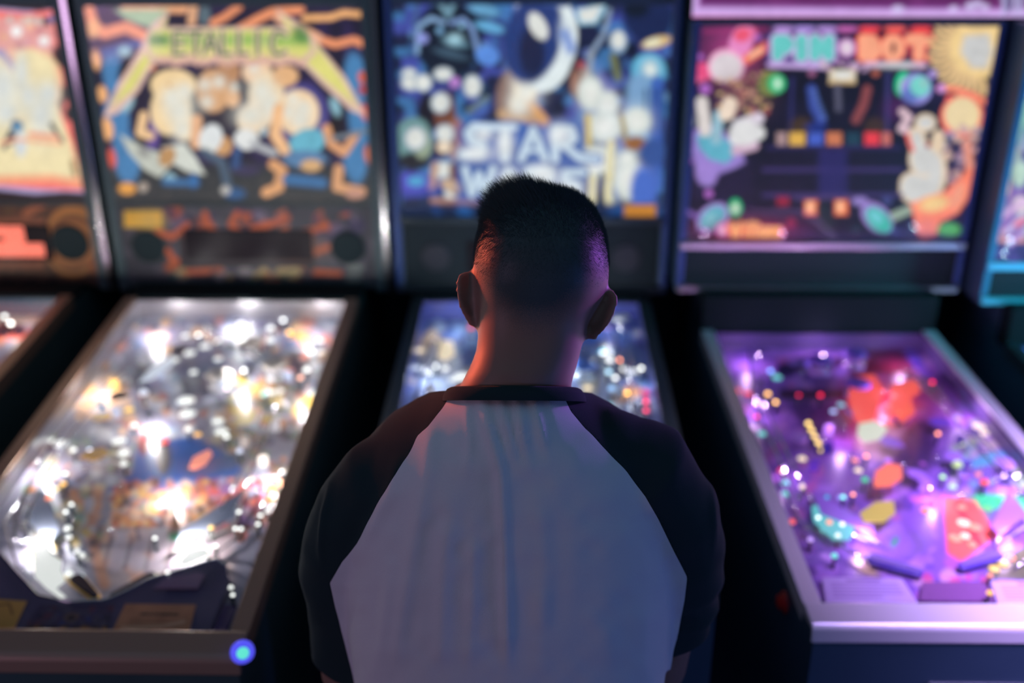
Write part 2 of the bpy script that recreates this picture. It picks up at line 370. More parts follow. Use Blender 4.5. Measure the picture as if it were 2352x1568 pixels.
def paint_m1_panel(X, Y):
    p = Paint(X, Y, (66, 66, 74))
    p.put(np.clip((p.noise(22, 3)-.5)*3, 0, 1), (96, 92, 104), .6)
    p.mottle((380, 480, 830, 545), 46, [(60, 50, 90), (190, 90, 50), (210, 110, 60), (120, 110, 130), (40, 38, 60), (100, 90, 120)], 8, 22, 11, .8, 5)
    p.mottle((380, 612, 840, 645), 34, [(190, 95, 50), (130, 140, 130), (50, 44, 60), (160, 150, 150), (60, 110, 90), (200, 170, 110)], 8, 20, 12, .8, 5, .4)
    for q in ([(360, 530), (395, 545), (430, 515)], [(470, 490), (480, 520), (500, 535)], [(545, 490), (530, 515), (550, 530)], [(580, 525), (620, 515), (660, 500)], [(690, 535), (750, 520)], [(720, 580), (752, 568)], [(385, 575), (400, 600), (412, 600)], [(725, 625), (780, 628)], [(430, 625), (480, 622)]):
        p.line(q, 14, (208, 98, 52), 5)
    p.rect(285, 484, 372, 522, (255, 196, 70), 6); p.glow(345, 505, 30, 20, (250, 205, 110), .8)
    p.rect(412, 538, 722, 614, (36, 26, 34), 5); p.line([(412, 541), (722, 541)], 6, (120, 60, 40), 4)
    p.glow(680, 570, 60, 22, (150, 92, 60), .9)  # orange reflection on the display window, painted in
    p.line([(280, 648), (870, 650)], 8, (50, 80, 78), 5)
    return p
def paint_m0(X, Y):
    p = Paint(X, Y, (40, 26, 30))
    # spiky frame
    edge = [(-260, 40), (-60, 12), (40, 22), (90, 26), (136, 18), (140, 80), (158, 150), (170, 215), (186, 290), (200, 370), (213, 446), (150, 440), (80, 446), (0, 436), (-260, 440)]
    p.poly(edge, (176, 160, 205), 5)
    e2 = [(-260, 50), (-40, 20), (60, 30), (132, 22), (134, 80), (148, 150), (162, 215), (180, 290), (196, 370), (208, 438), (100, 434), (0, 426), (-260, 430)]
    p.poly(e2, (250, 122, 112), 5)
    p.poly([(-240, 60), (-40, 40), (60, 38), (122, 38), (122, 110), (136, 150), (-240, 160)], (232, 156, 150), 8)
    p.mottle((-200, 36, 125, 130), 60, [(240, 176, 130), (226, 130, 130), (214, 160, 180), (250, 190, 150), (190, 110, 120)], 6, 13, 3, .7, 5)
    p.rect(98, 40, 116, 58, (50, 34, 40), 5); p.ell(118, 44, 9, 9, (150, 130, 180), 0, 4)
    for x, y in ((22, 46), (73, 46), (90, 50), (58, 48)): p.ell(x, y, 7, 10, (214, 200, 190), 0, 5)
    p.ell(134, 130, 12, 26, (60, 36, 36), -15, 6)
    for x, y, rx, ry in ((146, 216, 8, 20), (158, 262, 9, 16), (140, 236, 6, 22)): p.ell(x, y, rx, ry, (54, 36, 32), -10, 5)
    cr = (242, 226, 178)
    p.poly([(-220, 130), (-10, 110), (30, 160), (34, 116), (70, 108), (110, 118), (134, 150), (142, 180), (140, 220), (134, 235), (138, 262), (165, 330), (190, 410), (-220, 425)], (246, 206, 160), 7)
    p.poly([(-220, 140), (-14, 122), (26, 170), (40, 124), (78, 116), (120, 140), (128, 190), (126, 230), (150, 300), (176, 395), (160, 412), (-220, 412)], cr, 8)
    p.poly([(-30, 112), (6, 112), (34, 150), (32, 166), (12, 140)], (150, 134, 186), 5)
    for x, y, rx, ry in ((5, 200, 40, 60), (15, 260, 26, 22), (95, 265, 30, 48), (50, 165, 12, 40), (110, 215, 22, 24), (65, 220, 14, 24), (-100, 230, 60, 60)): p.glow(x, y, rx*1.1, ry*1.1, (216, 222, 220), .95)
    p.ell(38, 282, 12, 8, (120, 90, 60), 0, 5); p.ell(40, 292, 14, 14, (90, 140, 176), 30, 5); p.line([(25, 300), (10, 340)], 10, (70, 76, 90), 5); p.ell(25, 320, 16, 12, (60, 66, 90), -30, 5)
    p.line([(118, 285), (142, 325)], 10, (70, 76, 84), 5); p.ell(52, 272, 20, 8, (232, 220, 190), 30, 5)
    p.line([(70, 308), (130, 315)], 12, (244, 170, 140), 6); p.ell(48, 330, 14, 30, (214, 220, 222), 0, 8); p.line([(0, 328), (40, 320), (140, 330)], 8, (248, 180, 140), 7)
    p.line([(165, 370), (172, 400)], 10, (160, 130, 90), 5)
    p.line([(-220, 415), (120, 408), (190, 422)], 16, (246, 170, 130), 10)
    for x, y, r in ((38, 72, 15), (101, 94, 13)): p.glow(x, y, r*1.5, r*1.5, (240, 190, 190)); p.ell(x, y, r*.8, r*.8, (252, 252, 250), 0, 6)
    return p
def paint_m0_panel(X, Y):
    p = Paint(X, Y, (92, 62, 44))
    p.put(np.clip((p.noise(16, 8)-.5)*3, 0, 1), (40, 38, 36), .8)
    p.line([(60, 490), (105, 465)], 18, (190, 110, 70), 6); p.mottle((0, 440, 130, 500), 16, [(120, 90, 50), (60, 50, 44), (130, 70, 50)], 6, 12, 4)
    p.ell(168, 553, 66, 84, (196, 128, 62), 0, 6); p.ell(166, 558, 58, 66, (120, 72, 40), 0, 6); p.ell(165, 560, 54, 54, (186, 116, 58), 0, 5); p.ell(240, 610, 40, 24, (170, 95, 48), 0, 6)
    p.rect(-300, 500, 102, 616, (150, 88, 58), 8); p.rect(-300, 514, 90, 600, (34, 24, 30), 4)
    return p
def paint_m2(X, Y):
    p = Paint(X, Y, (28, 34, 66))
    n = p.noise(46, 21); p.put(np.clip((n-.4)*3.2, 0, 1), (72, 84, 176), .8)
    n = p.noise(28, 22); p.put(np.clip((n-.55)*4, 0, 1), (70, 130, 190), .7)
    n = p.noise(34, 23); p.put(np.clip((n-.55)*4, 0, 1), (14, 22, 40), .9)
    p.mottle((900, 0, 1545, 460), 120, [(16, 24, 44), (80, 92, 184), (60, 120, 180), (22, 34, 66), (110, 130, 205), (34, 60, 120), (120, 170, 210)], 7, 22, 8, .55, 6)
    # a dark globe with pale arcs, upper left
    p.ell(1030, 90, 78, 88, (18, 28, 46), 0, 12)
    p.line([(958, 120), (962, 60), (990, 42), (1020, 52)], 11, (130, 165, 205), 6); p.line([(1038, 52), (1064, 44), (1085, 66), (1098, 118)], 11, (120, 150, 200), 6)
    p.line([(1010, 5), (1030, 34), (1042, 5)], 14, (110, 150, 170), 8); p.line([(960, 10), (950, 60)], 8, (70, 100, 140), 6)
    for x, y, rx, ry, c in ((1046, 98, 30, 9, (90, 130, 150)), (1010, 70, 8, 8, (120, 170, 210)), (1060, 60, 6, 6, (140, 190, 220)), (1035, 124, 40, 10, (60, 84, 104)), (970, 88, 14, 12, (140, 150, 220)), (1110, 22, 36, 14, (100, 160, 200)), (1125, 62, 34, 12, (100, 170, 215)), (1120, 128, 28, 22, (90, 140, 220))):
        p.ell(x, y, rx, ry, c, 15, 7)
    p.glow(1045, 90, 16, 12, (170, 215, 230))
    # beam and centre burst
    p.line([(1190, -5), (1187, 90)], 16, (150, 172, 224), 6); p.line([(1190, -5), (1187, 90)], 6, (205, 215, 236), 5)
    p.ell(1187, 85, 12, 12, (220, 130, 110), 0, 6)
    p.line([(1183, 105), (1184, 160)], 26, (240, 205, 140), 6); p.ell(1212, 135, 14, 18, (170, 110, 80), 0, 6)
    p.poly([(1168, 160), (1230, 150), (1240, 200), (1215, 250), (1170, 250), (1150, 230)], (240, 200, 130), 8); p.ell(1160, 215, 20, 50, (130, 100, 90), 10, 8)
    p.line([(1215, 235), (1250, 280)], 24, (216, 158, 96), 8); p.line([(1155, 262), (1210, 268), (1230, 285)], 26, (190, 150, 110), 8)
    for x, y, rx, ry in ((1182, 122, 12, 28), (1205, 180, 24, 30), (1210, 210, 26, 26), (1190, 240, 20, 24)): p.glow(x, y, rx*1.15, ry*1.15, (232, 234, 226))
    # bright crescent
    p.ell(1262, 105, 62, 108, (225, 236, 238), 12, 6); p.ell(1224, 88, 66, 106, (38, 60, 120), 14, 12); p.ell(1222, 120, 30, 60, (24, 36, 70), 0, 14)
    p.ell(1236, 60, 19, 34, WH, -28, 6); p.ell(1300, 90, 18, 46, (200, 215, 232), -10, 12, .5); p.line([(1298, 78), (1312, 112)], 24, (96, 130, 205), 14, .8)
    p.line([(1250, 10), (1300, 12)], 8, (60, 90, 160), 6)
    # upper right
    p.poly([(1322, 20), (1392, 10), (1388, 30), (1370, 56), (1330, 58)], (150, 195, 220), 6); p.poly([(1328, 24), (1382, 14), (1366, 48), (1336, 50)], WH, 6)
    p.line([(1400, 24), (1388, 78), (1352, 130)], 12, (130, 150, 176), 6); p.ell(1490, 40, 60, 60, (26, 38, 80), 0, 20); p.ell(1460, 20, 30, 20, (14, 24, 40), 0, 12)
    p.ell(1420, 96, 21, 27, (130, 160, 190), 0, 6); p.ell(1420, 92, 15, 20, WH, 0, 6); p.line([(1408, 130), (1420, 180)], 16, (110, 116, 76), 6)
    p.ell(1508, 97, 34, 13, (214, 180, 122), -14, 5); p.ell(1500, 98, 20, 9, (226, 222, 190), -14, 5)
    p.ell(1490, 162, 40, 40, (92, 176, 212), 0, 8); p.glow(1493, 160, 17, 20, (232, 236, 228))
    p.ell(1328, 180, 20, 48, (30, 30, 34), 0, 8)
    for x, y, rx, ry, c in ((1335, 150, 12, 10, (160, 70, 80)), (1322, 190, 12, 30, (150, 100, 80)), (1345, 175, 9, 20, (170, 140, 130))): p.ell(x, y, rx, ry, c, 0, 6)
    p.line([(1360, 120), (1352, 180)], 10, (150, 160, 170), 6)
    p.line([(1470, 200), (1465, 320)], 60, (120, 160, 200), 20); p.line([(1510, 190), (1505, 420)], 30, (60, 96, 180), 14)
    for x in (1482, 1500, 1518): p.line([(x, 205), (x, 300)], 5, (30, 60, 100), 4)
    for x, y, rx, ry in ((1356, 214, 28, 38), (1395, 238, 24, 28), (1388, 290, 40, 34), (1462, 278, 32, 30), (1370, 372, 46, 36), (1444, 412, 34, 46), (1440, 365, 20, 18)):
        p.ell(x, y, rx, ry, (190, 205, 200), 0, 8); p.glow(x, y, rx*.95, ry*.95, (236, 238, 232))
    p.line([(1350, 268), (1352, 330)], 14, (214, 190, 110), 6); p.line([(1428, 268), (1440, 330)], 10, (170, 150, 90), 6)
    for q in ([(1362, 410), (1360, 460)], [(1400, 400), (1396, 440), (1402, 485)], [(1404, 330), (1400, 400)]): p.line(q, 18, (214, 200, 130), 6); p.line(q, 8, (236, 232, 200), 5)
    p.line([(1382, 400), (1380, 470)], 10, (28, 44, 70), 5); p.ell(1460, 330, 26, 16, (150, 100, 60), 0, 6); p.ell(1478, 440, 30, 60, (74, 110, 200), 0, 14); p.ell(1500, 350, 30, 30, (54, 84, 150), 0, 12)
    # left side cluster
    p.ell(985, 260, 26, 44, (26, 24, 36), 0, 8); p.ell(1022, 262, 24, 52, (110, 66, 50), 0, 8); p.ell(1048, 320, 22, 48, (170, 110, 76), 0, 8); p.ell(1018, 330, 22, 30, (84, 60, 60), 0, 6)
    p.ell(950, 325, 44, 56, (110, 150, 150), 0, 8); p.ell(952, 370, 40, 20, (34, 34, 40), 0, 10); p.ell(970, 330, 20, 34, (150, 165, 140), 0, 8)
    for x, y, rx, ry in ((940, 172, 16, 14), (945, 190, 22, 16), (972, 190, 18, 18), (1018, 170, 20, 14), (1085, 198, 19, 24), (1012, 236, 20, 22), (954, 318, 23, 25), (1022, 307, 20, 20), (1017, 390, 26, 18), (1036, 446, 14, 14)):
        p.ell(x, y, rx+3, ry+3, (150, 170, 190), 0, 6); p.ell(x, y, rx*.9, ry*.9, WH, 0, 7)
    p.ell(1045, 189, 13, 13, (184, 130, 206), 0, 5); p.line([(1078, 255), (1118, 225)], 14, (100, 120, 130), 5); p.ell(1020, 337, 16, 14, (236, 216, 190), 0, 5)
    p.line([(1000, 380), (990, 440)], 16, (190, 150, 130), 6); p.line([(1040, 385), (1045, 440)], 18, (120, 80, 60), 6); p.ell(1040, 428, 30, 14, (200, 170, 140), 20, 6)
    p.line([(995, 462), (1110, 466)], 16, (176, 130, 116), 8); p.ell(1045, 480, 20, 12, (120, 50, 70), 0, 8)
    p.ell(945, 420, 44, 24, (84, 84, 190), 0, 8); p.ell(956, 416, 20, 12, (80, 160, 206), 0, 6); p.line([(930, 450), (1000, 440)], 14, (60, 70, 160), 8)
    # bottom strip
    p.rect(880, 468, 1560, 520, (16, 34, 70), 16); p.mottle((920, 465, 1530, 500), 20, [(20, 60, 120), (30, 90, 160), (14, 30, 60)], 10, 26, 5, .7, 8, .5)
    # lettering: two lines
    bl, bd = (196, 216, 232), (44, 84, 160)
    p.rect(1050, 285, 1340, 462, (56, 96, 176), 24, .75)
    for t, w, c in ((0, 34, bd), (1, 22, bl)):
        p.line([(1122, 294), (1088, 292), (1076, 306), (1084, 322), (1108, 334), (1104, 352), (1064, 356)], w, c, 5)
        p.line([(1092, 292), (1182, 292)], w*.7, c, 5); p.line([(1160, 296), (1160, 362)], w, c, 5)
        p.line([(1198, 364), (1224, 298), (1252, 364)], w*.8, c, 5); p.line([(1210, 346), (1240, 346)], w*.5, c, 5)
        p.line([(1275, 364), (1275, 296), (1312, 298), (1318, 318), (1300, 332), (1280, 332)], w*.9, c, 5); p.line([(1296, 334), (1330, 362), (1372, 366)], w*.8, c, 5)
        p.line([(1068, 388), (1084, 446), (1100, 400), (1114, 446), (1132, 388)], w*.8, c, 5)
        p.line([(1142, 450), (1168, 392), (1196, 450)], w*.9, c, 5); p.line([(1154, 432), (1184, 432)], w*.5, c, 5)
        p.line([(1216, 450), (1216, 392), (1258, 392), (1264, 408), (1246, 422), (1222, 422)], w, c, 5); p.line([(1244, 424), (1270, 450)], w*.8, c, 5)
        p.line([(1340, 396), (1300, 396), (1296, 412), (1326, 424), (1322, 444), (1286, 448)], w*.8, c, 5)
    for x, y, rx, ry in ((1092, 352, 40, 18), (1160, 330, 20, 36), (1285, 310, 26, 24), (1170, 425, 30, 34), (1246, 400, 38, 24), (1300, 440, 40, 24), (1110, 310, 20, 14)): p.glow(x, y, rx, ry, (232, 236, 236), .95)
    p.rect(1434, 470, 1506, 497, (196, 128, 44), 6)
    return p
def paint_m3(X, Y):
    p = Paint(X, Y, (24, 22, 40))
    p.put(np.clip((p.noise(60, 31)-.45)*3, 0, 1), (44, 36, 76), .6)
    p.rect(1730, 160, 2090, 520, (17, 20, 32), 30, .8)
    p.line([(1620, 72), (1760, 66)], 12, (120, 40, 90), 8)
    for x, c in ((1800, (178, 140, 214)), (1848, (170, 140, 220)), (1900, (176, 140, 214)), (1946, (190, 96, 170)), (1998, (240, 70, 80)), (2056, (246, 96, 86)), (2116, (240, 70, 70))): p.ell(x, 66, 24, 9, c, 0, 5)
    # ringed world, top left
    p.glow(1680, 120, 60, 70, (190, 70, 140), .7); p.line([(1592, 178), (1640, 160), (1700, 130), (1722, 76)], 30, (240, 104, 150), 10); p.ell(1612, 162, 24, 18, (230, 80, 130), 0, 8)
    p.ell(1702, 98, 26, 42, (236, 140, 200), 20, 8); p.ell(1705, 80, 20, 16, (240, 90, 120), -20, 8)
    p.line([(1712, 138), (1765, 104)], 22, (246, 116, 96), 5); p.line([(1722, 130), (1748, 114)], 10, (252, 196, 160), 5); p.ell(1668, 152, 42, 40, (246, 170, 210), 0, 6); p.ell(1668, 155, 36, 33, (224, 214, 220), 0, 8)
    for x, y, r in ((1608, 131, 8), (1620, 204, 13), (1741, 86, 8), (1628, 445, 10), (1585, 370, 7)): p.ell(x, y, r, r, (170, 100, 190), 0, 4)
    # lettering
    lav, teal, sal = (206, 176, 232), (104, 200, 196), (252, 168, 132)
    p.rect(1760, 76, 1925, 146, (90, 70, 150), 12, .8)
    for c, w in ((lav, 35), (teal, 25)):
        p.txt('P', 1786, 92, 1812, 128, c, w, 0, 5); p.txt('I', 1828, 92, 1854, 128, c, w*1.1, 0, 5); p.txt('N', 1872, 92, 1904, 128, c, w, 0, 5)
    p.ell(1945, 110, 21, 22, (196, 120, 200), 0, 5); p.ell(1945, 110, 15, 16, (226, 206, 222), 0, 6)
    for c, w in (((240, 74, 72), 34), (sal, 25)):
        p.txt('B', 1984, 92, 2012, 128, c, w, 0, 5); p.txt('O', 2036, 93, 2066, 127, c, w*1.02, 0, 5); p.txt('T', 2090, 91, 2132, 128, c, w, 0, 5)
    p.line([(2130, 84), (2152, 84)], 8, (220, 90, 90), 5); p.ell(2134, 133, 9, 9, (236, 64, 70), 0, 4)
    p.ell(2052, 110, 5, 12, (60, 30, 40), 6, 5)
    p.line([(1768, 149), (1890, 152)], 13, (196, 166, 226), 5); p.line([(1990, 148), (2122, 150)], 12, (226, 176, 214), 5); p.glow(2060, 149, 50, 8, (190, 214, 206), .8)
    p.mottle((1890, 138, 1990, 168), 14, [(196, 160, 200), (170, 120, 180), (214, 190, 200)], 5, 10, 6)
    p.rect(1905, 160, 1965, 192, (226, 206, 170), 6); p.ell(1936, 172, 24, 10, (228, 228, 222), 0, 6); p.line([(1906, 190), (1962, 190)], 7, (190, 160, 110), 4)
    p.ell(1865, 168, 9, 8, (150, 90, 130), 0, 4); p.ell(2011, 168, 9, 8, (170, 90, 70), 0, 4)
    p.line([(1864, 205), (1870, 245), (1886, 275)], 22, (58, 76, 156), 8); p.line([(1992, 205), (1984, 240), (1966, 275)], 20, (136, 70, 70), 8); p.line([(1924, 200), (1926, 250)], 15, (84, 84, 104), 8)
    for k in range(9): p.line([(1862+k*3, 208+k*8), (1874+k*3, 206+k*8)], 2.5, (100, 130, 200), 3)
    p.line([(1820, 180), (1815, 330)], 8, (44, 44, 96), 8); p.line([(2040, 170), (2036, 330)], 10, (56, 56, 110), 10); p.ell(1840, 290, 24, 20, (66, 50, 30), 0, 14); p.ell(2010, 290, 24, 20, (60, 44, 30), 0, 14)
    # spark trail and green ball
    p.glow(1710, 215, 46, 46, (130, 90, 80), .7); p.mottle((1650, 170, 1770, 270), 60, [(206, 164, 130), (180, 120, 120), (214, 190, 120), (150, 60, 80), (60, 40, 50)], 4, 9, 15, .8, 4)
    p.ell(1768, 192, 26, 30, (120, 130, 70), 30, 8); p.ell(1784, 192, 21, 22, (24, 190, 120), 0, 5); p.glow(1786, 192, 8, 11, (226, 246, 230))
    # gloved hand, left
    p.poly([(1592, 300), (1625, 285), (1660, 300), (1700, 340), (1712, 372), (1690, 385), (1650, 400), (1635, 425), (1605, 410), (1590, 350)], (152, 128, 206), 8)
    p.poly([(1600, 312), (1640, 300), (1680, 330), (1692, 352), (1668, 376), (1630, 366), (1606, 340)], (96, 176, 198), 8)
    for q, w, c in (([(1612, 235), (1620, 300)], 28, (220, 212, 208)), ([(1650, 265), (1645, 320)], 24, (150, 190, 206)), ([(1676, 240), (1668, 262)], 34, (236, 216, 196)), ([(1690, 290), (1742, 272)], 26, (216, 206, 220)), ([(1692, 318), (1740, 305)], 34, (222, 222, 222)), ([(1690, 346), (1732, 334)], 22, (210, 176, 200)), ([(1588, 270), (1588, 285)], 16, (190, 200, 214))): p.line(q, w, c, 6)
    p.ell(1710, 305, 34, 30, (222, 222, 222), 0, 12); p.ell(1675, 283, 10, 7, (20, 40, 50), 40, 5)
    p.ell(1622, 398, 24, 30, (158, 130, 208), -10, 10)
    # sun, top right
    for k in range(17):
        t = math.radians(78+k*10.5); a, b = 58, 100+6*(k % 2)
        x0, y0 = 2240+a*math.cos(t), 118+a*math.sin(t); x1, y1 = 2240+b*math.cos(t), 118+b*math.sin(t)*.98
        xm, ym = (x0+x1)/2+5*math.sin(t), (y0+y1)/2-5*math.cos(t)
        p.line([(x0, y0), (xm, ym), (x1, y1)], 12, (226, 190, 136), 4)
    p.poly([(2205, 60), (2300, 60), (2292, 120), (2270, 178), (2235, 176), (2200, 160), (2182, 125), (2186, 85)], (246, 212, 146), 8)
    p.poly([(2215, 82), (2272, 78), (2280, 118), (2266, 158), (2232, 156), (2206, 120)], (204, 204, 202), 14)
    # blue-green world
    p.ell(2073, 192, 17, 28, (40, 206, 150), 10, 6); p.ell(2074, 196, 8, 16, (200, 230, 210), 10, 6); p.ell(2105, 204, 36, 36, (150, 146, 222), 0, 5); p.ell(2092, 218, 20, 18, (96, 120, 196), 0, 8); p.ell(2113, 198, 23, 24, (120, 210, 200), -30, 5); p.ell(2122, 192, 6, 8, (160, 196, 190), 0, 5)
    p.ell(2142, 170, 10, 10, (170, 150, 220), 0, 5); p.glow(2060, 250, 30, 30, (96, 40, 110), .5)
    p.line([(2160, 202), (2200, 206), (2235, 218), (2266, 236)], 15, (250, 140, 110), 5); p.ell(2162, 203, 10, 10, (214, 150, 220), 0, 5)
    p.ell(2210, 267, 50, 50, (252, 118, 96), 0, 5); p.ell(2210, 264, 41, 41, (236, 214, 166), 0, 8); p.ell(2180, 227, 8, 8, (240, 100, 90), 0, 4)
    # pale climbing shape and orange hand, right
    p.line([(2072, 256), (2088, 270), (2070, 296), (2100, 306)], 17, (222, 190, 200), 5)
    p.mottle((2160, 290, 2250, 420), 70, [(190, 140, 160), (150, 150, 180), (214, 170, 170), (120, 110, 140), (226, 190, 170)], 5, 11, 9, .7, 4); p.line([(2228, 400), (2222, 330)], 20, (230, 150, 130), 8)
    for x, y, rx, ry in ((2126, 282, 22, 18), (2106, 320, 18, 28), (2120, 365, 30, 40), (2150, 395, 22, 50), (2098, 430, 32, 34), (2125, 440, 36, 40), (2155, 325, 12, 24)): p.ell(x, y, rx+3, ry+3, (232, 208, 176), 0, 5)
    for x, y, rx, ry in ((2126, 282, 18, 14), (2106, 325, 14, 24), (2120, 365, 26, 36), (2098, 430, 28, 30), (2125, 440, 30, 34), (2148, 395, 16, 44)): p.ell(x, y, rx, ry, (208, 208, 204), 0, 6)
    p.line([(2084, 310), (2096, 345)], 9, (246, 100, 90), 5); p.ell(2132, 333, 6, 7, (160, 40, 50), 0, 4)
    p.poly([(2088, 470), (2130, 450), (2170, 440), (2200, 410), (2232, 380), (2238, 400), (2228, 450), (2200, 490), (2160, 510), (2150, 540), (2120, 552), (2104, 530), (2100, 500)], (252, 134, 106), 7)
    p.ell(2145, 468, 34, 18, (246, 206, 140), -10, 14); p.ell(2200, 450, 14, 32, (246, 160, 130), 20, 10); p.ell(2128, 522, 22, 20, (240, 132, 116), 0, 10)
    p.ell(2180, 528, 26, 16, (86, 172, 96), 0, 8)
    # lamp row and score windows
    for x, c, w in ((1795, (170, 140, 140), 22), (1831, (222, 174, 76), 36), (1874, (70, 96, 196), 34), (1916, (206, 122, 82), 34), (1960, (30, 62, 78), 32), (2003, (230, 62, 70), 34), (2036, (200, 110, 100), 20)): p.rect(x-w/2, 304, x+w/2, 334, c, 6)
    p.ell(1874, 292, 22, 10, (30, 50, 130), 0, 10)
    for y0, y1 in ((350, 382), (408, 440)):
        p.rect(1762, y0, 2066, y1, (16, 17, 30), 6); p.line([(1755, y1+8), (2070, y1+8)], 10, (58, 46, 98), 6)
        for k in range(4): p.line([(1768, y0+4+k*8), (2060, y0+4+k*8)], 2, (32, 30, 52), 3)
    p.rect(1880, 340, 1946, 452, (44, 40, 104), 14, .7); p.rect(1760, 335, 2070, 344, (40, 34, 80), 6)
    for x in (1863, 1932): p.rect(x-15, 458, x+15, 494, (246, 120, 70), 7); p.ell(x-2, 475, 8, 13, (252, 196, 150), 0, 6)
    p.rect(1785, 452, 1812, 472, (150, 30, 50), 8); p.ell(1817, 512, 10, 12, (140, 30, 60), 0, 8); p.line([(1830, 455), (1960, 452)], 10, (70, 56, 104), 8); p.line([(1890, 480), (1905, 540)], 30, (26, 40, 44), 12)
    p.ell(1975, 462, 18, 10, (150, 130, 200), 0, 6); p.ell(2037, 460, 12, 12, (60, 66, 120), 0, 6); p.line([(2044, 500), (2085, 483)], 20, (150, 170, 150), 6)
    p.ell(1637, 501, 42, 30, (170, 140, 216), -40, 5); p.ell(1637, 501, 34, 23, (88, 176, 192), -40, 5); p.ell(1632, 498, 14, 7, (130, 196, 206), -40, 6)
    p.ell(2014, 500, 43, 28, (160, 130, 210), 45, 5); p.ell(2018, 505, 36, 22, (60, 180, 160), 45, 5); p.ell(2012, 498, 20, 12, (110, 200, 206), 45, 5)
    p.ell(1689, 477, 15, 21, (20, 190, 120), 0, 5); p.ell(1689, 478, 8, 11, (210, 216, 200), 0, 5); p.line([(1575, 485), (1605, 500)], 10, (120, 90, 170), 8)
    p.ell(1966, 530, 9, 12, (30, 50, 66), 0, 5); p.ell(2054, 535, 8, 8, (50, 60, 110), 0, 5)
    p.line([(1590, 535), (2200, 548)], 16, (40, 30, 70), 12, .8)
    p.glow(1720, 528, 100, 26, (150, 30, 60), .7); p.ell(1661, 527, 16, 17, (214, 110, 180), 0, 5); p.ell(1661, 528, 8, 9, (240, 200, 220), 0, 5)
    p.line([(1678, 528), (1790, 532)], 26, (244, 84, 66), 6, .85); p.txt('W', 1678, 512, 1702, 542, (252, 170, 112), 9, 0)
    for ch, a, b in (('i', 1708, 1718), ('l', 1718, 1728), ('l', 1728, 1738), ('i', 1738, 1746), ('a', 1746, 1760), ('m', 1763, 1780), ('s', 1783, 1794)): p.txt(ch, a, 510, b, 542, (252, 176, 110), 7, 0)
    return p
def paint_m4(X, Y):
    p = Paint(X, Y, (46, 44, 104))
    p.put(np.clip((p.noise(30, 41)-.45)*3, 0, 1), (96, 80, 176), .8)
    p.mottle((2270, 180, 3000, 560), 150, [(150, 206, 176), (190, 220, 190), (120, 170, 190), (214, 190, 220), (160, 120, 200), (236, 210, 180), (90, 70, 160), (230, 150, 170)], 12, 34, 44, .6, 8)
    for x, y, rx, ry, c in ((2330, 300, 14, 50, (170, 220, 180)), (2350, 260, 16, 34, (140, 200, 176)), (2312, 380, 10, 20, (190, 206, 130)), (2303, 430, 18, 28, (236, 206, 180)), (2345, 400, 16, 30, (190, 220, 200)), (2346, 470, 20, 20, (230, 210, 220))): p.ell(x, y, rx, ry, c, 10, 8)
    for q, c in (([(2290, 505), (2352, 462)], (220, 180, 226)), ([(2275, 520), (2300, 490)], (170, 130, 200)), ([(2310, 535), (2352, 495)], (206, 190, 236)), ([(2272, 550), (2352, 552)], (214, 150, 150)), ([(2320, 560), (2352, 530)], (186, 150, 214)), ([(2335, 515), (2352, 505)], (240, 120, 140))): p.line(q, 12, c, 7)
    return p
def paint_sign(X, Y):
    p = Paint(X, Y, (96, 36, 92))
    p.put(np.clip((p.noise(40, 51)-.45)*3, 0, 1), (122, 52, 116), .5)
    ed = [(1583, -400), (1583, 36), (2700, 46), (2700, -400)]
    p.line(ed, 44, (170, 90, 190), 26, .9); p.line([(1588, -400), (1592, 30), (2700, 38)], 26, (206, 168, 232), 9); p.line([(1584, 41), (2700, 50)], 9, (246, 130, 190), 6)
    for x, y, r in ((2062, 22, 14), (2190, 20, 10), (2230, 14, 13), (2262, 16, 10), (2246, 8, 10)): p.ell(x, y, r, r*.7, (206, 190, 236), 0, 6)
    for x in (2306, 2330, 2345): p.line([(x, -400), (x, 30)], 8, (190, 190, 236), 6)
    p.line([(2316, -400), (2316, 26)], 6, (60, 90, 130), 5)
    return p

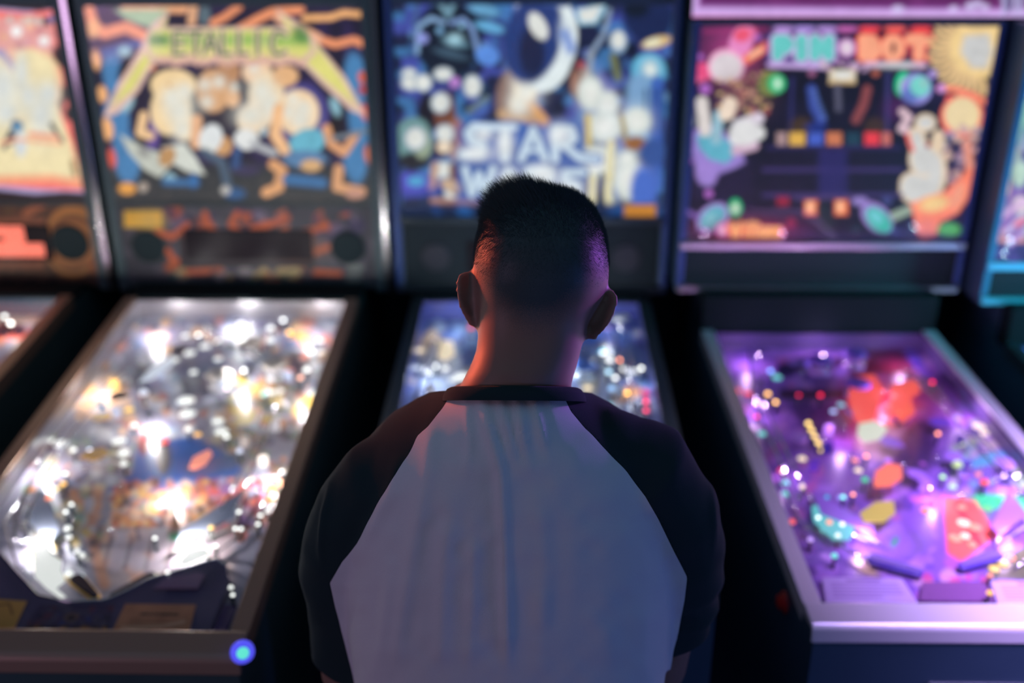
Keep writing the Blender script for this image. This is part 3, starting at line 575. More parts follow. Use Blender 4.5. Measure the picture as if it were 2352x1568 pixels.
# ------------------------------------------------------------------ the playfields' printed boards
def base_board(X, Y, base, pal, box, seed, n=420, r=(7, 20), alpha=.75):
    p = Paint(X, Y, base); p.mottle(box, n, pal, r[0], r[1], seed, alpha, 4); return p
def board_m1(X, Y):
    p = base_board(X, Y, (150, 146, 165), [(200, 205, 225), (120, 116, 150), (70, 74, 96), (225, 225, 232), (240, 190, 140), (90, 110, 150), (200, 120, 90), (60, 56, 70), (150, 170, 190)], (180, 680, 820, 1000), 61)
    p.mottle((250, 680, 800, 730), 50, [(150, 150, 190), (110, 112, 160), (190, 190, 215), (90, 90, 130)], 8, 18, 68, .7)
    p.mottle((60, 990, 660, 1240), 420, [(190, 150, 120), (226, 150, 100), (110, 120, 150), (80, 90, 130), (216, 200, 160), (90, 60, 60), (200, 205, 215), (150, 90, 70), (130, 160, 120)], 6, 15, 62, .7)
    p.poly([(330, 735), (390, 690), (300, 690), (240, 780)], (110, 112, 128), 14)  # grey reflection haze of the glass painted onto the board
    p.ell(450, 900, 30, 90, (120, 120, 140), 30, 20, .6)
    p.mottle((180, 830, 300, 960), 50, [(222, 180, 150), (214, 190, 180), (230, 170, 110), (180, 150, 140)], 10, 24, 64, .8)
    p.mottle((520, 870, 720, 1010), 90, [(70, 60, 50), (190, 160, 60), (50, 60, 56), (200, 140, 90), (110, 70, 60), (90, 100, 80)], 8, 18, 63, .8)
    p.ell(565, 955, 24, 20, (206, 176, 60), 0, 8); p.ell(700, 980, 40, 14, (120, 60, 50), 30, 8)
    p.poly([(318, 1020), (450, 1000), (520, 1040), (560, 1080), (500, 1120), (420, 1100), (360, 1130), (300, 1120), (240, 1130), (300, 1090)], (52, 96, 176), 10)
    p.line([(440, 1080), (530, 1060)], 34, (84, 100, 150), 10); p.ell(375, 1050, 18, 40, (60, 34, 44), 0, 8); p.ell(330, 1020, 14, 26, (130, 50, 50), 0, 8)
    p.mottle((260, 1105, 500, 1215), 150, [(222, 150, 100), (200, 110, 80), (226, 180, 110), (90, 60, 56), (230, 190, 160), (170, 90, 70)], 6, 15, 65, .8)
    p.mottle((480, 1100, 640, 1240), 120, [(226, 90, 76), (190, 90, 120), (240, 150, 110), (150, 110, 170), (200, 190, 215), (120, 60, 70)], 6, 16, 66, .8)
    p.rect(235, 1215, 540, 1350, (186, 168, 172), 22, .85)
    p.mottle((240, 1220, 540, 1340), 60, [(206, 186, 180), (150, 140, 160), (216, 160, 130), (190, 190, 205)], 8, 20, 67, .6)
    for k in range(5): p.line([(262+k*48, 1300), (280+k*48, 1235)], 30, (196, 182, 196), 8, .8); p.line([(238+k*48, 1305), (256+k*48, 1232)], 6, (130, 110, 120), 5)
    p.line([(225, 1130), (205, 1220), (240, 1340)], 26, (216, 150, 110), 10, .7); p.ell(408, 1232, 22, 10, (60, 150, 110), 0, 6)
    p.mottle((60, 1150, 215, 1330), 130, [(190, 195, 215), (110, 130, 170), (220, 225, 230), (70, 74, 96), (130, 170, 160), (220, 190, 110)], 6, 15, 69, .75)
    return p
def board_m0(X, Y):
    p = base_board(X, Y, (150, 150, 178), [(190, 190, 220), (130, 130, 170), (220, 220, 232)], (-500, 650, 200, 1100), 71, 200)
    p.mottle((-500, 770, 160, 1200), 260, [(226, 200, 150), (240, 210, 160), (206, 170, 150), (240, 230, 200), (200, 130, 90)], 8, 22, 72, .8)
    p.rect(-400, 692, 128, 722, (232, 92, 96), 8); p.rect(-400, 722, 118, 745, (230, 200, 190), 10); p.line([(-300, 770), (110, 768)], 22, (214, 90, 70), 8)
    p.ell(8, 758, 22, 16, (30, 30, 50), 0, 5); p.ell(42, 758, 18, 14, (34, 30, 50), 0, 5); p.ell(100, 715, 60, 10, (240, 170, 150), 0, 8)
    return p
def board_m2(X, Y):
    p = base_board(X, Y, (96, 110, 156), [(150, 180, 225), (50, 70, 130), (190, 205, 225), (30, 40, 80), (210, 190, 160), (70, 90, 170), (120, 150, 200)], (880, 670, 1560, 1500), 81, 520, (8, 20))
    p.mottle((1340, 690, 1480, 800), 50, [(50, 60, 120), (40, 80, 150), (90, 80, 150), (30, 40, 70)], 8, 18, 82, .8)
    p.ell(985, 800, 22, 40, (214, 180, 140), 10, 8); p.line([(960, 700), (950, 800)], 18, (50, 60, 150), 8); p.line([(1490, 700), (1520, 950)], 20, (60, 66, 170), 8)
    p.ell(1440, 905, 34, 16, (190, 120, 50), -20, 8); p.ell(1352, 880, 20, 30, (206, 190, 160), 0, 8); p.line([(1482, 900), (1486, 945)], 16, (206, 50, 90), 6)
    p.ell(1010, 850, 50, 60, (180, 195, 220), 0, 20, .7)
    return p
def board_m3(X, Y):
    p = base_board(X, Y, (120, 84, 168), [(160, 116, 206), (90, 60, 140), (176, 130, 214), (60, 38, 96), (140, 92, 180), (74, 54, 130), (196, 150, 220), (170, 90, 150)], (1620, 760, 2700, 1400), 91, 620, (8, 22), .65)
    p.ell(1720, 850, 80, 50, (140, 96, 200), 20, 14, .7)
    p.line([(1780, 800), (1945, 800)], 40, (158, 110, 204), 6); p.line([(1790, 802), (1935, 802)], 6, (110, 70, 160), 5)
    p.line([(1800, 850), (1860, 832), (1930, 840), (1970, 870)], 34, (26, 20, 66), 8); p.ell(1868, 836, 16, 8, (120, 100, 220), 0, 8); p.ell(1935, 855, 20, 14, (150, 120, 220), 0, 8); p.line([(1800, 905), (1950, 905)], 22, (50, 18, 60), 8)
    p.rect(1980, 800, 2100, 860, (60, 24, 60), 16); p.line([(2090, 810), (2140, 880)], 24, (90, 80, 190), 10)
    p.poly([(1810, 930), (1930, 935), (1965, 1040), (1880, 1045)], (92, 60, 140), 6)
    for k in range(5): p.line([(1838+k*26, 940), (1864+k*26, 1035)], 3, (60, 34, 90), 3)
    for k in range(4): p.line([(1820+k*8, 955+k*24), (1945+k*8, 955+k*24)], 3, (60, 34, 90), 3)
    p.glow(2030, 930, 90, 70, (240, 60, 70)); p.ell(2025, 1000, 60, 60, (190, 150, 170), 0, 14); p.ell(2040, 960, 30, 20, (240, 90, 70), 0, 8)
    p.ell(2100, 1040, 44, 90, (40, 26, 60), 20, 20, .8); p.ell(1980, 1120, 60, 30, (120, 80, 160), 0, 14)
    p.mottle((2180, 960, 2420, 1120), 90, [(150, 200, 120), (190, 170, 200), (90, 70, 140), (110, 160, 180), (214, 214, 170), (60, 70, 80)], 8, 20, 92, .7)
    p.ell(2270, 1055, 44, 14, (90, 190, 206), -15, 6); p.ell(2230, 1170, 54, 40, (90, 140, 90), 0, 16, .7); p.line([(2250, 1150), (2500, 1165)], 34, (60, 210, 120), 8)
    p.poly([(2165, 1140), (2240, 1150), (2290, 1230), (2210, 1290), (2175, 1270)], (246, 100, 80), 8); p.line([(2200, 1160), (2250, 1250)], 12, (190, 50, 60), 5)
    p.ell(2080, 1250, 50, 30, (110, 84, 150), 0, 14); p.ell(2040, 1240, 60, 34, (150, 110, 200), 20, 14, .6); p.ell(2055, 1244, 12, 6, (30, 160, 110), -60, 5)
    p.poly([(2270, 1300), (2352, 1255), (2500, 1220), (2500, 1335), (2262, 1330)], (90, 96, 66), 6); p.ell(1985, 1302, 36, 14, (180, 160, 120), 30, 8)
    p.mottle((2110, 1320, 2270, 1390), 30, [(150, 80, 150), (190, 60, 110), (90, 110, 110), (190, 150, 180)], 8, 20, 93, .7)
    return p
def board_m4(X, Y):
    p = base_board(X, Y, (120, 160, 220), [(170, 200, 235), (90, 130, 210), (210, 220, 240), (60, 80, 160)], (2280, 740, 3400, 1500), 95, 300, (10, 30))
    return p
W, CR, RD, AM, TE, GR, SA, YE, CY = (228, 232, 228), (240, 222, 190), (246, 84, 74), (250, 190, 96), (110, 214, 200), (20, 190, 120), (250, 150, 120), (250, 214, 120), (90, 180, 214)
SPOTS = {
 0: [(78, 663, 11, 11, W), (170, 664, 12, 12, W), (98, 737, 18, 22, W), (10, 725, 11, 11, W), (24, 740, 8, 8, W), (32, 663, 10, 10, (150, 150, 214)), (40, 800, 14, 10, CR), (60, 772, 10, 9, W), (-60, 830, 20, 16, W), (10, 850, 20, 14, CR)],
 1: [(435, 806, 18, 20, W), (470, 791, 24, 13, W), (500, 781, 11, 11, W), (426, 767, 14, 13, W), (455, 767, 9, 9, W), (444, 850, 15, 13, W), (509, 856, 18, 17, W), (553, 738, 15, 11, W), (566, 750, 12, 10, W), (589, 776, 15, 11, W), (621, 752, 13, 12, W), (664, 762, 12, 12, AM), (734, 779, 17, 12, W), (734, 805, 18, 11, W), (704, 847, 12, 12, W), (662, 847, 17, 17, SA), (606, 903, 13, 13, TE), (640, 893, 18, 15, W), (622, 896, 14, 14, W),
     (426, 915, 22, 28, W), (430, 945, 22, 26, W), (432, 983, 10, 14, W), (453, 993, 14, 12, AM), (500, 962, 20, 18, W), (508, 986, 22, 18, W), (520, 1000, 12, 10, W), (296, 936, 16, 14, YE), (306, 975, 9, 16, W), (272, 1008, 20, 22, W), (284, 1040, 13, 22, W), (284, 1062, 12, 14, W), (139, 1013, 24, 18, W), (120, 1006, 14, 12, W), (168, 1030, 11, 11, W), (376, 1010, 17, 14, RD), (447, 1066, 20, 14, SA), (466, 1050, 20, 14, SA), (574, 1096, 14, 12, CR), (594, 1100, 12, 11, RD), (620, 1118, 18, 15, YE), (622, 1140, 14, 14, AM), (615, 1170, 10, 12, W), (598, 1180, 8, 8, W), (550, 1033, 12, 12, (190, 196, 214)), (648, 1081, 10, 10, W), (632, 1095, 12, 12, (214, 220, 224)),
     (155, 1210, 10, 14, W), (158, 1230, 9, 12, W), (163, 1155, 8, 10, W), (150, 1172, 8, 7, W), (183, 1270, 18, 12, W), (176, 1262, 10, 9, W), (157, 1312, 14, 13, W), (185, 1318, 14, 10, (206, 220, 226)), (302, 1335, 15, 11, W), (430, 1284, 20, 16, W), (450, 1275, 18, 14, W), (440, 1262, 16, 12, CR), (474, 1258, 10, 9, W), (495, 1250, 8, 8, W), (480, 1222, 18, 14, W), (484, 1208, 10, 10, YE), (540, 1210, 7, 7, W), (548, 1172, 7, 7, W), (553, 1211, 7, 7, W), (592, 1200, 8, 8, W), (530, 1345, 8, 10, W), (534, 1362, 7, 6, W), (384, 1310, 6, 6, W), (133, 1118, 16, 12, YE), (145, 1108, 12, 10, AM), (112, 1140, 13, 12, SA), (71, 1119, 18, 13, (190, 120, 70)), (497, 680, 10, 9, RD), (785, 700, 12, 9, W), (355, 1232, 8, 6, W), (150, 1085, 7, 6, W), (205, 1030, 8, 8, (200, 206, 220)), (330, 900, 12, 18, (206, 212, 226)), (350, 850, 20, 14, W), (380, 832, 24, 14, W), (400, 822, 18, 14, W), (500, 820, 14, 16, W), (520, 890, 8, 12, (222, 200, 206)), (620, 780, 8, 22, W), (650, 733, 7, 6, W), (330, 870, 8, 7, W), (560, 848, 7, 7, W), (690, 865, 12, 10, (226, 170, 150)), (700, 820, 9, 24, (222, 130, 110)), (720, 900, 12, 14, (170, 180, 180))],
 2: [(1025, 803, 24, 26, W), (1018, 785, 18, 14, CR), (985, 850, 14, 20, W), (1022, 842, 14, 12, W), (1000, 838, 9, 9, W), (1062, 860, 22, 26, W), (1040, 868, 16, 14, W), (965, 800, 16, 16, CR), (990, 905, 16, 12, CR), (1080, 748, 14, 14, RD), (955, 840, 14, 20, (190, 200, 214)), (1383, 806, 13, 13, CY), (1384, 808, 10, 10, W), (1402, 825, 13, 13, W), (1433, 845, 13, 12, W), (1460, 847, 15, 15, W), (1473, 843, 10, 10, W), (1413, 865, 11, 10, W), (1398, 852, 12, 12, (170, 210, 225)), (1424, 824, 9, 9, SA), (1350, 885, 14, 14, CR), (1405, 890, 12, 14, (140, 180, 220)), (1400, 925, 20, 10, (140, 190, 206)), (1395, 750, 14, 12, (130, 120, 170)), (1440, 900, 9, 9, AM), (1484, 920, 7, 10, (226, 60, 100)), (1484, 940, 7, 10, (226, 60, 100)), (1340, 840, 10, 16, (170, 160, 220))],
 3: [(1785, 862, 17, 15, TE), (1770, 850, 12, 10, (110, 150, 220)), (1693, 892, 14, 16, RD), (1718, 899, 17, 12, RD), (1764, 902, 11, 11, AM), (1782, 921, 9, 9, AM), (1988, 817, 11, 10, RD), (1885, 905, 12, 9, (200, 30, 60)), (1835, 905, 9, 8, (150, 20, 50)), (1975, 890, 18, 14, RD), (2000, 885, 14, 12, RD), (1976, 900, 12, 11, AM), (2000, 925, 16, 14, RD), (1975, 940, 18, 14, RD), (2058, 882, 16, 11, RD), (2085, 890, 18, 11, SA), (2070, 905, 14, 12, RD), (2062, 945, 22, 16, RD), (2065, 950, 13, 11, SA), (2085, 935, 14, 12, RD), (2040, 930, 12, 10, RD), (2142, 875, 8, 11, (210, 30, 60)), (1933, 925, 16, 12, (110, 180, 200)), (1915, 940, 14, 10, (150, 170, 220)), (1990, 980, 22, 18, W), (2010, 990, 18, 16, W), (2025, 985, 14, 13, CR), (1985, 1005, 14, 12, CR),
     (1857, 970, 12, 10, YE), (1864, 985, 12, 10, YE), (1872, 1000, 12, 10, YE), (1880, 1015, 12, 10, YE), (1889, 1030, 14, 10, YE), (1843, 1048, 17, 13, CR), (1843, 1115, 13, 10, CR), (1738, 954, 11, 8, (200, 50, 70)), (1750, 991, 16, 13, TE), (1795, 1075, 14, 12, (220, 40, 50)), (1800, 1080, 7, 8, W), (1803, 1103, 17, 13, TE), (1806, 1128, 14, 14, TE), (1987, 1099, 13, 12, GR), (2020, 1100, 18, 16, SA), (2045, 1092, 22, 20, SA), (2052, 1082, 16, 12, RD), (1965, 1052, 14, 11, SA), (1972, 1075, 15, 13, CR), (2000, 1180, 24, 18, YE), (2025, 1168, 24, 18, YE), (2010, 1175, 22, 16, YE), (1900, 1162, 18, 11, TE), (1878, 1180, 14, 14, TE), (1880, 1185, 9, 9, W), (1895, 1212, 14, 12, TE), (1932, 1195, 18, 14, TE), (1950, 1215, 14, 16, TE), (1930, 1228, 20, 13, TE), (1925, 1226, 11, 9, W), (1935, 1200, 10, 9, W), (1905, 1196, 12, 10, SA), (1917, 1273, 11, 12, TE), (1935, 1138, 16, 13, (150, 150, 230)), (1937, 1138, 10, 9, TE), (1960, 1132, 9, 8, SA), (1900, 1138, 10, 9, (30, 120, 150)), (2128, 1167, 20, 12, (250, 140, 80)), (2155, 993, 8, 8, SA), (2140, 1150, 22, 8, (220, 60, 60)),
     (2206, 1012, 14, 20, (214, 230, 150)), (2190, 1112, 14, 12, (190, 236, 190)), (2166, 1092, 11, 10, (150, 214, 120)), (2200, 1065, 12, 20, (170, 200, 130)), (2252, 975, 22, 18, CR), (2240, 950, 18, 18, (214, 180, 220)), (2262, 990, 16, 14, CR), (2310, 1020, 16, 16, (190, 160, 220)), (2300, 1140, 20, 12, (80, 220, 130)), (2330, 1158, 24, 12, (90, 224, 130)), (2270, 1162, 18, 10, (110, 210, 110)), (2350, 1170, 20, 12, (70, 220, 130)), (2215, 1195, 20, 18, CR), (2218, 1225, 16, 14, CR), (2195, 1230, 16, 22, SA), (2210, 1160, 18, 10, SA), (2240, 1205, 16, 22, SA), (2235, 1245, 16, 12, SA), (2250, 1085, 14, 12, SA), (2262, 1105, 13, 15, RD), (2285, 1300, 18, 13, YE), (2305, 1288, 20, 13, YE), (2322, 1275, 18, 12, SA), (2275, 1318, 12, 8, SA), (2274, 1358, 9, 13, AM), (1862, 1236, 12, 9, (180, 150, 230)), (1700, 930, 8, 10, (230, 120, 190)), (1820, 1195, 10, 14, (230, 90, 100)), (1990, 1045, 10, 10, SA), (2040, 1055, 13, 10, (150, 90, 200)), (2120, 1060, 14, 10, (120, 60, 150))],
 4: [(2345, 800, 10, 8, W), (2380, 830, 20, 16, W), (2450, 860, 20, 16, CY)],
}
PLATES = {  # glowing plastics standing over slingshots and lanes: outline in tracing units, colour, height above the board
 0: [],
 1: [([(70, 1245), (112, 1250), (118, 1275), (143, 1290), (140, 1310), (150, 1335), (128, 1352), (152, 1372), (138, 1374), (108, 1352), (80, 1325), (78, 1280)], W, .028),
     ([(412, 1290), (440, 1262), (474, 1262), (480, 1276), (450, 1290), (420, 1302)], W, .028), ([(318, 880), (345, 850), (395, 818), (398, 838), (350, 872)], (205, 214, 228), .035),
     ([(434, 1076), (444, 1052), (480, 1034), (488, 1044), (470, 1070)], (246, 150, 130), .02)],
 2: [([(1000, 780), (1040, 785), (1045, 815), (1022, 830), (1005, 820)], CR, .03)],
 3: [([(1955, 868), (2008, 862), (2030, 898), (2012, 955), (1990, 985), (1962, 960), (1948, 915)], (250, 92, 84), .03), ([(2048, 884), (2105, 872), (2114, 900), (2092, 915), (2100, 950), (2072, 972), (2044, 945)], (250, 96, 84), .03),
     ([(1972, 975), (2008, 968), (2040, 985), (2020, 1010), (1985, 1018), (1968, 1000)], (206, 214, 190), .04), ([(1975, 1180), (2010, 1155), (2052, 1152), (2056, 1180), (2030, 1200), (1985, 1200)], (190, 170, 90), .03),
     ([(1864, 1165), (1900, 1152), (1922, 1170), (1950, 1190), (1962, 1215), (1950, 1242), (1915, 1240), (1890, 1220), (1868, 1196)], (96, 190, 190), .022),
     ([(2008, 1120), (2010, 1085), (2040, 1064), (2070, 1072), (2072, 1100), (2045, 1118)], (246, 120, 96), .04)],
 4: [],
}
# ------------------------------------------------------------------ one pinball machine
SPEC = {
 0: dict(x=-1.465, y=2.535, r=0.0, wt=.657, zb=1.262, zt=1.739, zp=1.034, wp=.678, wg=.538, zg=1.037, L=1.1425, s=5.72, df=.10),
 1: dict(x=-.7283, y=2.5282, r=-.0774, wt=.6568, zb=1.2623, zt=1.7391, zp=1.0336, wp=.6777, wg=.5378, zg=1.0373, L=1.1425, s=5.7254, df=.1058),
 2: dict(x=.0066, y=2.5199, r=-.2746, wt=.6583, zb=1.2218, zt=1.7437, zp=1.0354, wp=.700, wg=.5524, zg=1.0207, L=1.07, s=3.4384, df=.0534),
 3: dict(x=.7249, y=2.4345, r=.4133, wt=.6908, zb=1.1846, zt=1.7056, zp=1.0739, wp=.705, wg=.526, zg=.9745, L=1.0338, s=2.0047, df=.0559),
 4: dict(x=1.452, y=2.36, r=.6, wt=.6908, zb=1.16, zt=1.70, zp=1.0739, wp=.705, wg=.526, zg=.9745, L=1.0338, s=2.0, df=.0559),
}
EM = {}
def lamp_mat(col, s):
    k = (col, round(s, 1))
    if k not in EM:
        c = lin(col); EM[k] = mat('lit_lens', tuple(c*.4), .3, emit=tuple(c), es=k[1])
    return EM[k]
PLAST = {}
def plastic(col, rough=.25):
    if (col, rough) not in PLAST: PLAST[(col, rough)] = mat('coloured_plastic', tuple(lin(col)), rough)
    return PLAST[(col, rough)]

def machine(k, label, bodymat, railmat, lockmat, art, panel, board, strip, wallmat, decor_pal):
    q = SPEC[k]; R = math.radians(q['r']); c_, s_ = math.cos(R), math.sin(R)
    fwd = lambda V: np.stack([q['x']+c_*V[:, 0]-s_*V[:, 1], q['y']+s_*V[:, 0]+c_*V[:, 1], V[:, 2]], 1)
    def tolocal(P):
        d = np.asarray(P)-np.array([q['x'], q['y'], 0]); return np.array([c_*d[0]+s_*d[1], -s_*d[0]+c_*d[1], d[2]])
    t = tag(empty('pinball_machine', (q['x'], q['y'], 0), R), label, 'pinball machine', 'pinball machines side by side in a row')
    df, L, ts, zg = q['df'], q['L'], math.tan(math.radians(q['s'])), q['zg']
    hw = q['wg']/2; wall = .021; ow = hw+wall+.004
    yf = -df-L-.062
    zt = lambda y: zg+(y+df)*ts
    yb, zbot = .22, .50
    # board plane
    bF, bN = (.05 if k != 3 else .045), .036
    def zb(y):
        a = (-df-y)/L; return zt(y)-(bF+(bN-bF)*a)
    # cabinet: two sides, front, back and bottom
    m = MB()
    for sx in (-1, 1):
        x0 = sx*(hw+.002); x1 = sx*ow
        prof = [(yf, zbot), (yb, zbot), (yb, q['zp']-.012), (-df+.012, q['zp']-.012 if q['zp'] > zg+.02 else zt(-df)-.002), (-df, zt(-df)-.002), (yf, zt(yf)-.012)]
        m.prism([(x0, a, b) for a, b in prof], (x1-x0, 0, 0))
    m.box((-hw-.002, yf, zbot), (hw+.002, yf+.018, zt(yf)-.014)); m.box((-hw-.002, yb-.018, zbot), (hw+.002, yb, q['zp']-.012)); m.box((-hw-.002, yf+.018, zbot), (hw+.002, yb-.018, zbot+.018))
    m.build('cabinet', bodymat, t)
    MB().box((-hw-.002, -df-.004, zb(-df)-.02), (hw+.002, -df+.012, zg-.004)).build('rear_wall', wallmat, t)
    for sx in (-1, 1):   # inner side walls above the board
        pr = [(-df-.004, zb(-df)-.01), (-df-.004, zt(-df)-.006), (-df-L, zt(-df-L)-.006), (-df-L, zb(-df-L)-.01)]
        MB().prism([(sx*(hw+.0015), a, b) for a, b in pr], (-sx*.003, 0, 0)).build('inner_side_wall', wallmat, t)
    # cover between the glass and the head, and the neck
    zc0, zc1 = (zg+.001, q['zp']-.004)
    MB().box((-ow-.004, -df+.001, zg-.012), (ow+.004, .0, max(zc1, zg+.006))).build('neck', M['matteblack'], t, bevel=.004)
    # head
    hwb = q['wp']/2+(.012 if k < 2 else .001); hz1 = q['zt']+(.045 if k < 3 else .012 if k == 3 else .0176)
    m = MB()
    m.box((-hwb, .014, q['zp']-.012), (hwb, .24, hz1))
    fx = q['wt']/2
    m.box((-hwb, -.006, q['zp']-.012), (-fx, .014, hz1)); m.box((fx, -.006, q['zp']-.012), (hwb, .014, hz1)); m.box((-fx, -.006, q['zt']), (fx, .014, hz1))
    m.build('head_box', bodymat, t, bevel=.003)
    bg = art_grid((-fx, .0, q['zb']), (fx, .0, q['zb']), (-fx, .0, q['zt']), 250, 190, art, 'backglass', M['print_lit'], t, fwd)
    bg['label'] = {0: 'lit glass with pale shapes in a red spiky frame', 1: 'lit glass with pointed green and yellow lettering', 2: 'lit blue glass with two lines of white lettering', 3: 'dark glass with glowing planets, hands and round lettering', 4: 'lit glass in pale green and violet'}[k]
    MB().box((-fx, -.0045, q['zb']), (fx, -.0025, q['zt'])).build('backglass_pane', M['glass'], t)
    # panel below the backglass
    if k <= 1:
        art_grid((-fx, .0, q['zp']), (fx, .0, q['zp']), (-fx, .0, q['zb']-.012), 200, 80, panel, 'speaker_panel', M['print_panel'], t, fwd)
        MB().box((-fx, -.005, q['zb']-.012), (fx, .006, q['zb'])).build('glass_channel', M['blackplastic'], t)
        for sx in (-1, 1):
            cx = sx*(fx-.068) if k == 1 else sx*(fx-.058)
            r = .043 if k == 1 else .048
            zc = (q['zp']+q['zb'])/2-(.006 if k == 1 else -.002)
            sp = MB().lathe((cx, 0, zc), [(r, -.002), (r+.002, .003), (r-.004, .004), (r*.6, .001), (.01, .002)], 28, (0, -1, 0)).build('speaker', M['speaker'], t, True)
        zc = (q['zp']+q['zb'])/2
        dh = MB().box((-fx+.165, -.003, zc-.04), (fx-.16, .0, zc+.042)) if k == 1 else MB().box((-.22, -.003, zc-.046), (.222, .0, zc+.05))
        d = dh.build('score_display', mat('dark_display_window', (.015, .010, .015), .25, spec=.12), t)
        if k == 0:
            m = MB()
            def dots(x0, x1, z0, z1):
                xs = np.arange(x0, x1, .0062); zs = np.arange(z0, z1, .0062)
                for a in xs:
                    for b in zs: m.box((a, -.0042, b), (a+.0054, -.003, b+.0054))
            dots(.10, .150, zc+.004, zc+.044); dots(-.19, .10, zc+.018, zc+.044); dots(-.19, .195, zc-.036, zc-.004); dots(.06, .142, zc-.006, zc+.006)
            m.build('lit_dots', lamp_mat((255, 128, 106), 1.0), d)
    else:
        z1 = q['zb']-.002
        MB().box((-fx, -.004, q['zp']), (fx, .014, z1)).build('lower_panel', M['panelblack'], t, bevel=.003)
        MB().box((-fx-.006, -.016, z1-.006), (fx+.006, -.001, z1+.012)).build('lower_trim_bar', M['darkmetal'] if k == 2 else M['brushed'] if k == 3 else M['cyanlitbar'], t, bevel=.003)
        MB().box((-fx-.006, -.016, q['zp']-.010), (fx+.006, -.001, q['zp']+.006)).build('base_trim_bar', M['darkmetal'] if k == 2 else M['brushed'] if k == 3 else M['cyanlitbar'], t, bevel=.003)
        if k == 2:
            for sx in (-1, 1):
                MB().lathe((sx*.245, -.004, 1.122), [(.038, -.001), (.038, .003), (.033, .004), (.02, .001), (.008, .003)], 28, (0, -1, 0)).build('speaker', mat('grey_speaker_cone', (.035, .038, .05), .6), t, True)
            d = MB().box((-.165, -.007, 1.075), (.165, -.004, 1.165)).build('score_display', mat('dark_display_window', (.015, .010, .015), .25, spec=.12), t)
            m = MB()
            for a in np.arange(-.128, -.088, .0062):
                for b in np.arange(1.120, 1.139, .0062): m.box((a, -.0082, b-(a+.12)*.5), (a+.0054, -.007, b+.0054-(a+.12)*.5))
            m.build('lit_dots', lamp_mat((255, 140, 96), 1.2), d)
    if k in (0, 1):
        m = MB(); m.prism([(hwb+.001, -.009, q['zp']-.012), (hwb+.016, -.009, q['zp']-.012), (hwb+.016, .03, q['zp']-.012), (hwb+.010, .03, q['zp']-.012), (hwb+.010, -.004, q['zp']-.012), (hwb+.001, -.004, q['zp']-.012)], (0, 0, hz1-q['zp']+.012))
        m.build('edge_trim', M['chrome'], t, bevel=.002)['label'] = 'polished steel strip up the right edge of the head'
    else:
        for sx in (-1, 1): MB().box((sx*(hwb-.008)-.008, -.010, q['zp']+.008), (sx*(hwb-.008)+.008, -.0045, hz1)).build('edge_trim', M['bluelittrim'] if k != 4 else M['cyanlittrim'], t, bevel=.002)
    # printed board
    yN = -df-L
    art_grid((-hw, yN, zb(yN)), (hw, yN, zb(yN)), (-hw, -df, zb(-df)), 150, 260, board, 'playfield', M['print_plain'], t, fwd)
    # glass, rails, lockbar
    g = MB(); g.prism([(-hw-.002, -df-.001, zt(-df)-.005), (hw+.002, -df-.001, zt(-df)-.005), (hw+.002, yN, zt(yN)-.005), (-hw-.002, yN, zt(yN)-.005)], (0, 0, .004)); g.build('playfield_glass', M['glass'], t)
    for sx in (-1, 1):
        m = MB(); a, b = sx*(hw-.0015), sx*(ow+.002)
        m.prism([(a, -df, zt(-df)), (a, yN-.001, zt(yN)), (a, yN-.001, zt(yN)-.004), (a, -df, zt(-df)-.004)][:2]+[(b, yN-.001, zt(yN)), (b, -df, zt(-df))], (0, 0, .005))
        m.prism([(b, -df, zt(-df)+.005), (b, yN-.001, zt(yN)+.005), (b, yN-.001, zt(yN)-.03), (b, -df, zt(-df)-.03)], (sx*.0015, 0, 0))
        m.build('side_rail', railmat, t, bevel=.001)
    m = MB(); y0, y1 = yN-.001, yN-.060
    prof = [(y0, zt(y0)-.012), (y0, zt(y0)+.006), (y0-.006, zt(y0)+.010), (y1+.008, zt(y1)+.009), (y1, zt(y1)+.002), (y1-.004, zt(y1)-.022), (y1+.002, zt(y1)-.022), (y1+.006, zt(y1)-.002)]
    xw = ow+.004
    m.prism([(-xw, a, b) for a, b in prof], (2*xw, 0, 0)); m.build('lockbar', lockmat, t, bevel=.004)
    # bulbs of the board lighting, spread over the board among the posts
    bulbs = [(-.72, .10), (0, .07), (.7, .10), (-.85, .34), (.3, .30), (.86, .36), (-.25, .46), (-.85, .60), (.85, .62), (.2, .66), (-.5, .80), (.5, .80)]
    for bx, ba in bulbs:
        y = -df-L*ba; l = bpy.data.lights.new('bulb', 'POINT'); l.shadow_soft_size = .004; l.color = strip[0]; l.energy = strip[1]/len(bulbs)
        o = bpy.data.objects.new('bulb', l); COL.objects.link(o); o.parent = t; o.location = (bx*hw, y, zt(y)-.007)
    # legs, coin door, buttons
    for sx in (-1, 1):
        for yy in (yf+.03, yb-.06):
            sg = -1 if yy < -.5 else 1
            m = MB(); x = sx*(ow-.02)
            m.tube([(x+sx*.022, yy-.012 if sg < 0 else yy+.03, zbot+.22), (x+sx*.026, yy-.02 if sg < 0 else yy+.04, zbot-.02), (x+sx*.03, yy-.03 if sg < 0 else yy+.06, .035)], [.02, .02, .012], 6)
            m.lathe((x+sx*.03, yy-.03 if sg < 0 else yy+.06, 0), [(.028, 0), (.028, .008), (.010, .014), (.008, .05)], 12); m.build('leg', M['darkmetal'], t)
    cd = MB().box((-.10, yf-.006, .58), (.10, yf, .84)).build('coin_door', M['darkmetal'], t, bevel=.004)
    for sx in (-.045, .045): MB().box((sx-.022, yf-.016, .66), (sx+.022, yf-.006, .74)).build('coin_slot', M['brushed'], cd, bevel=.003)
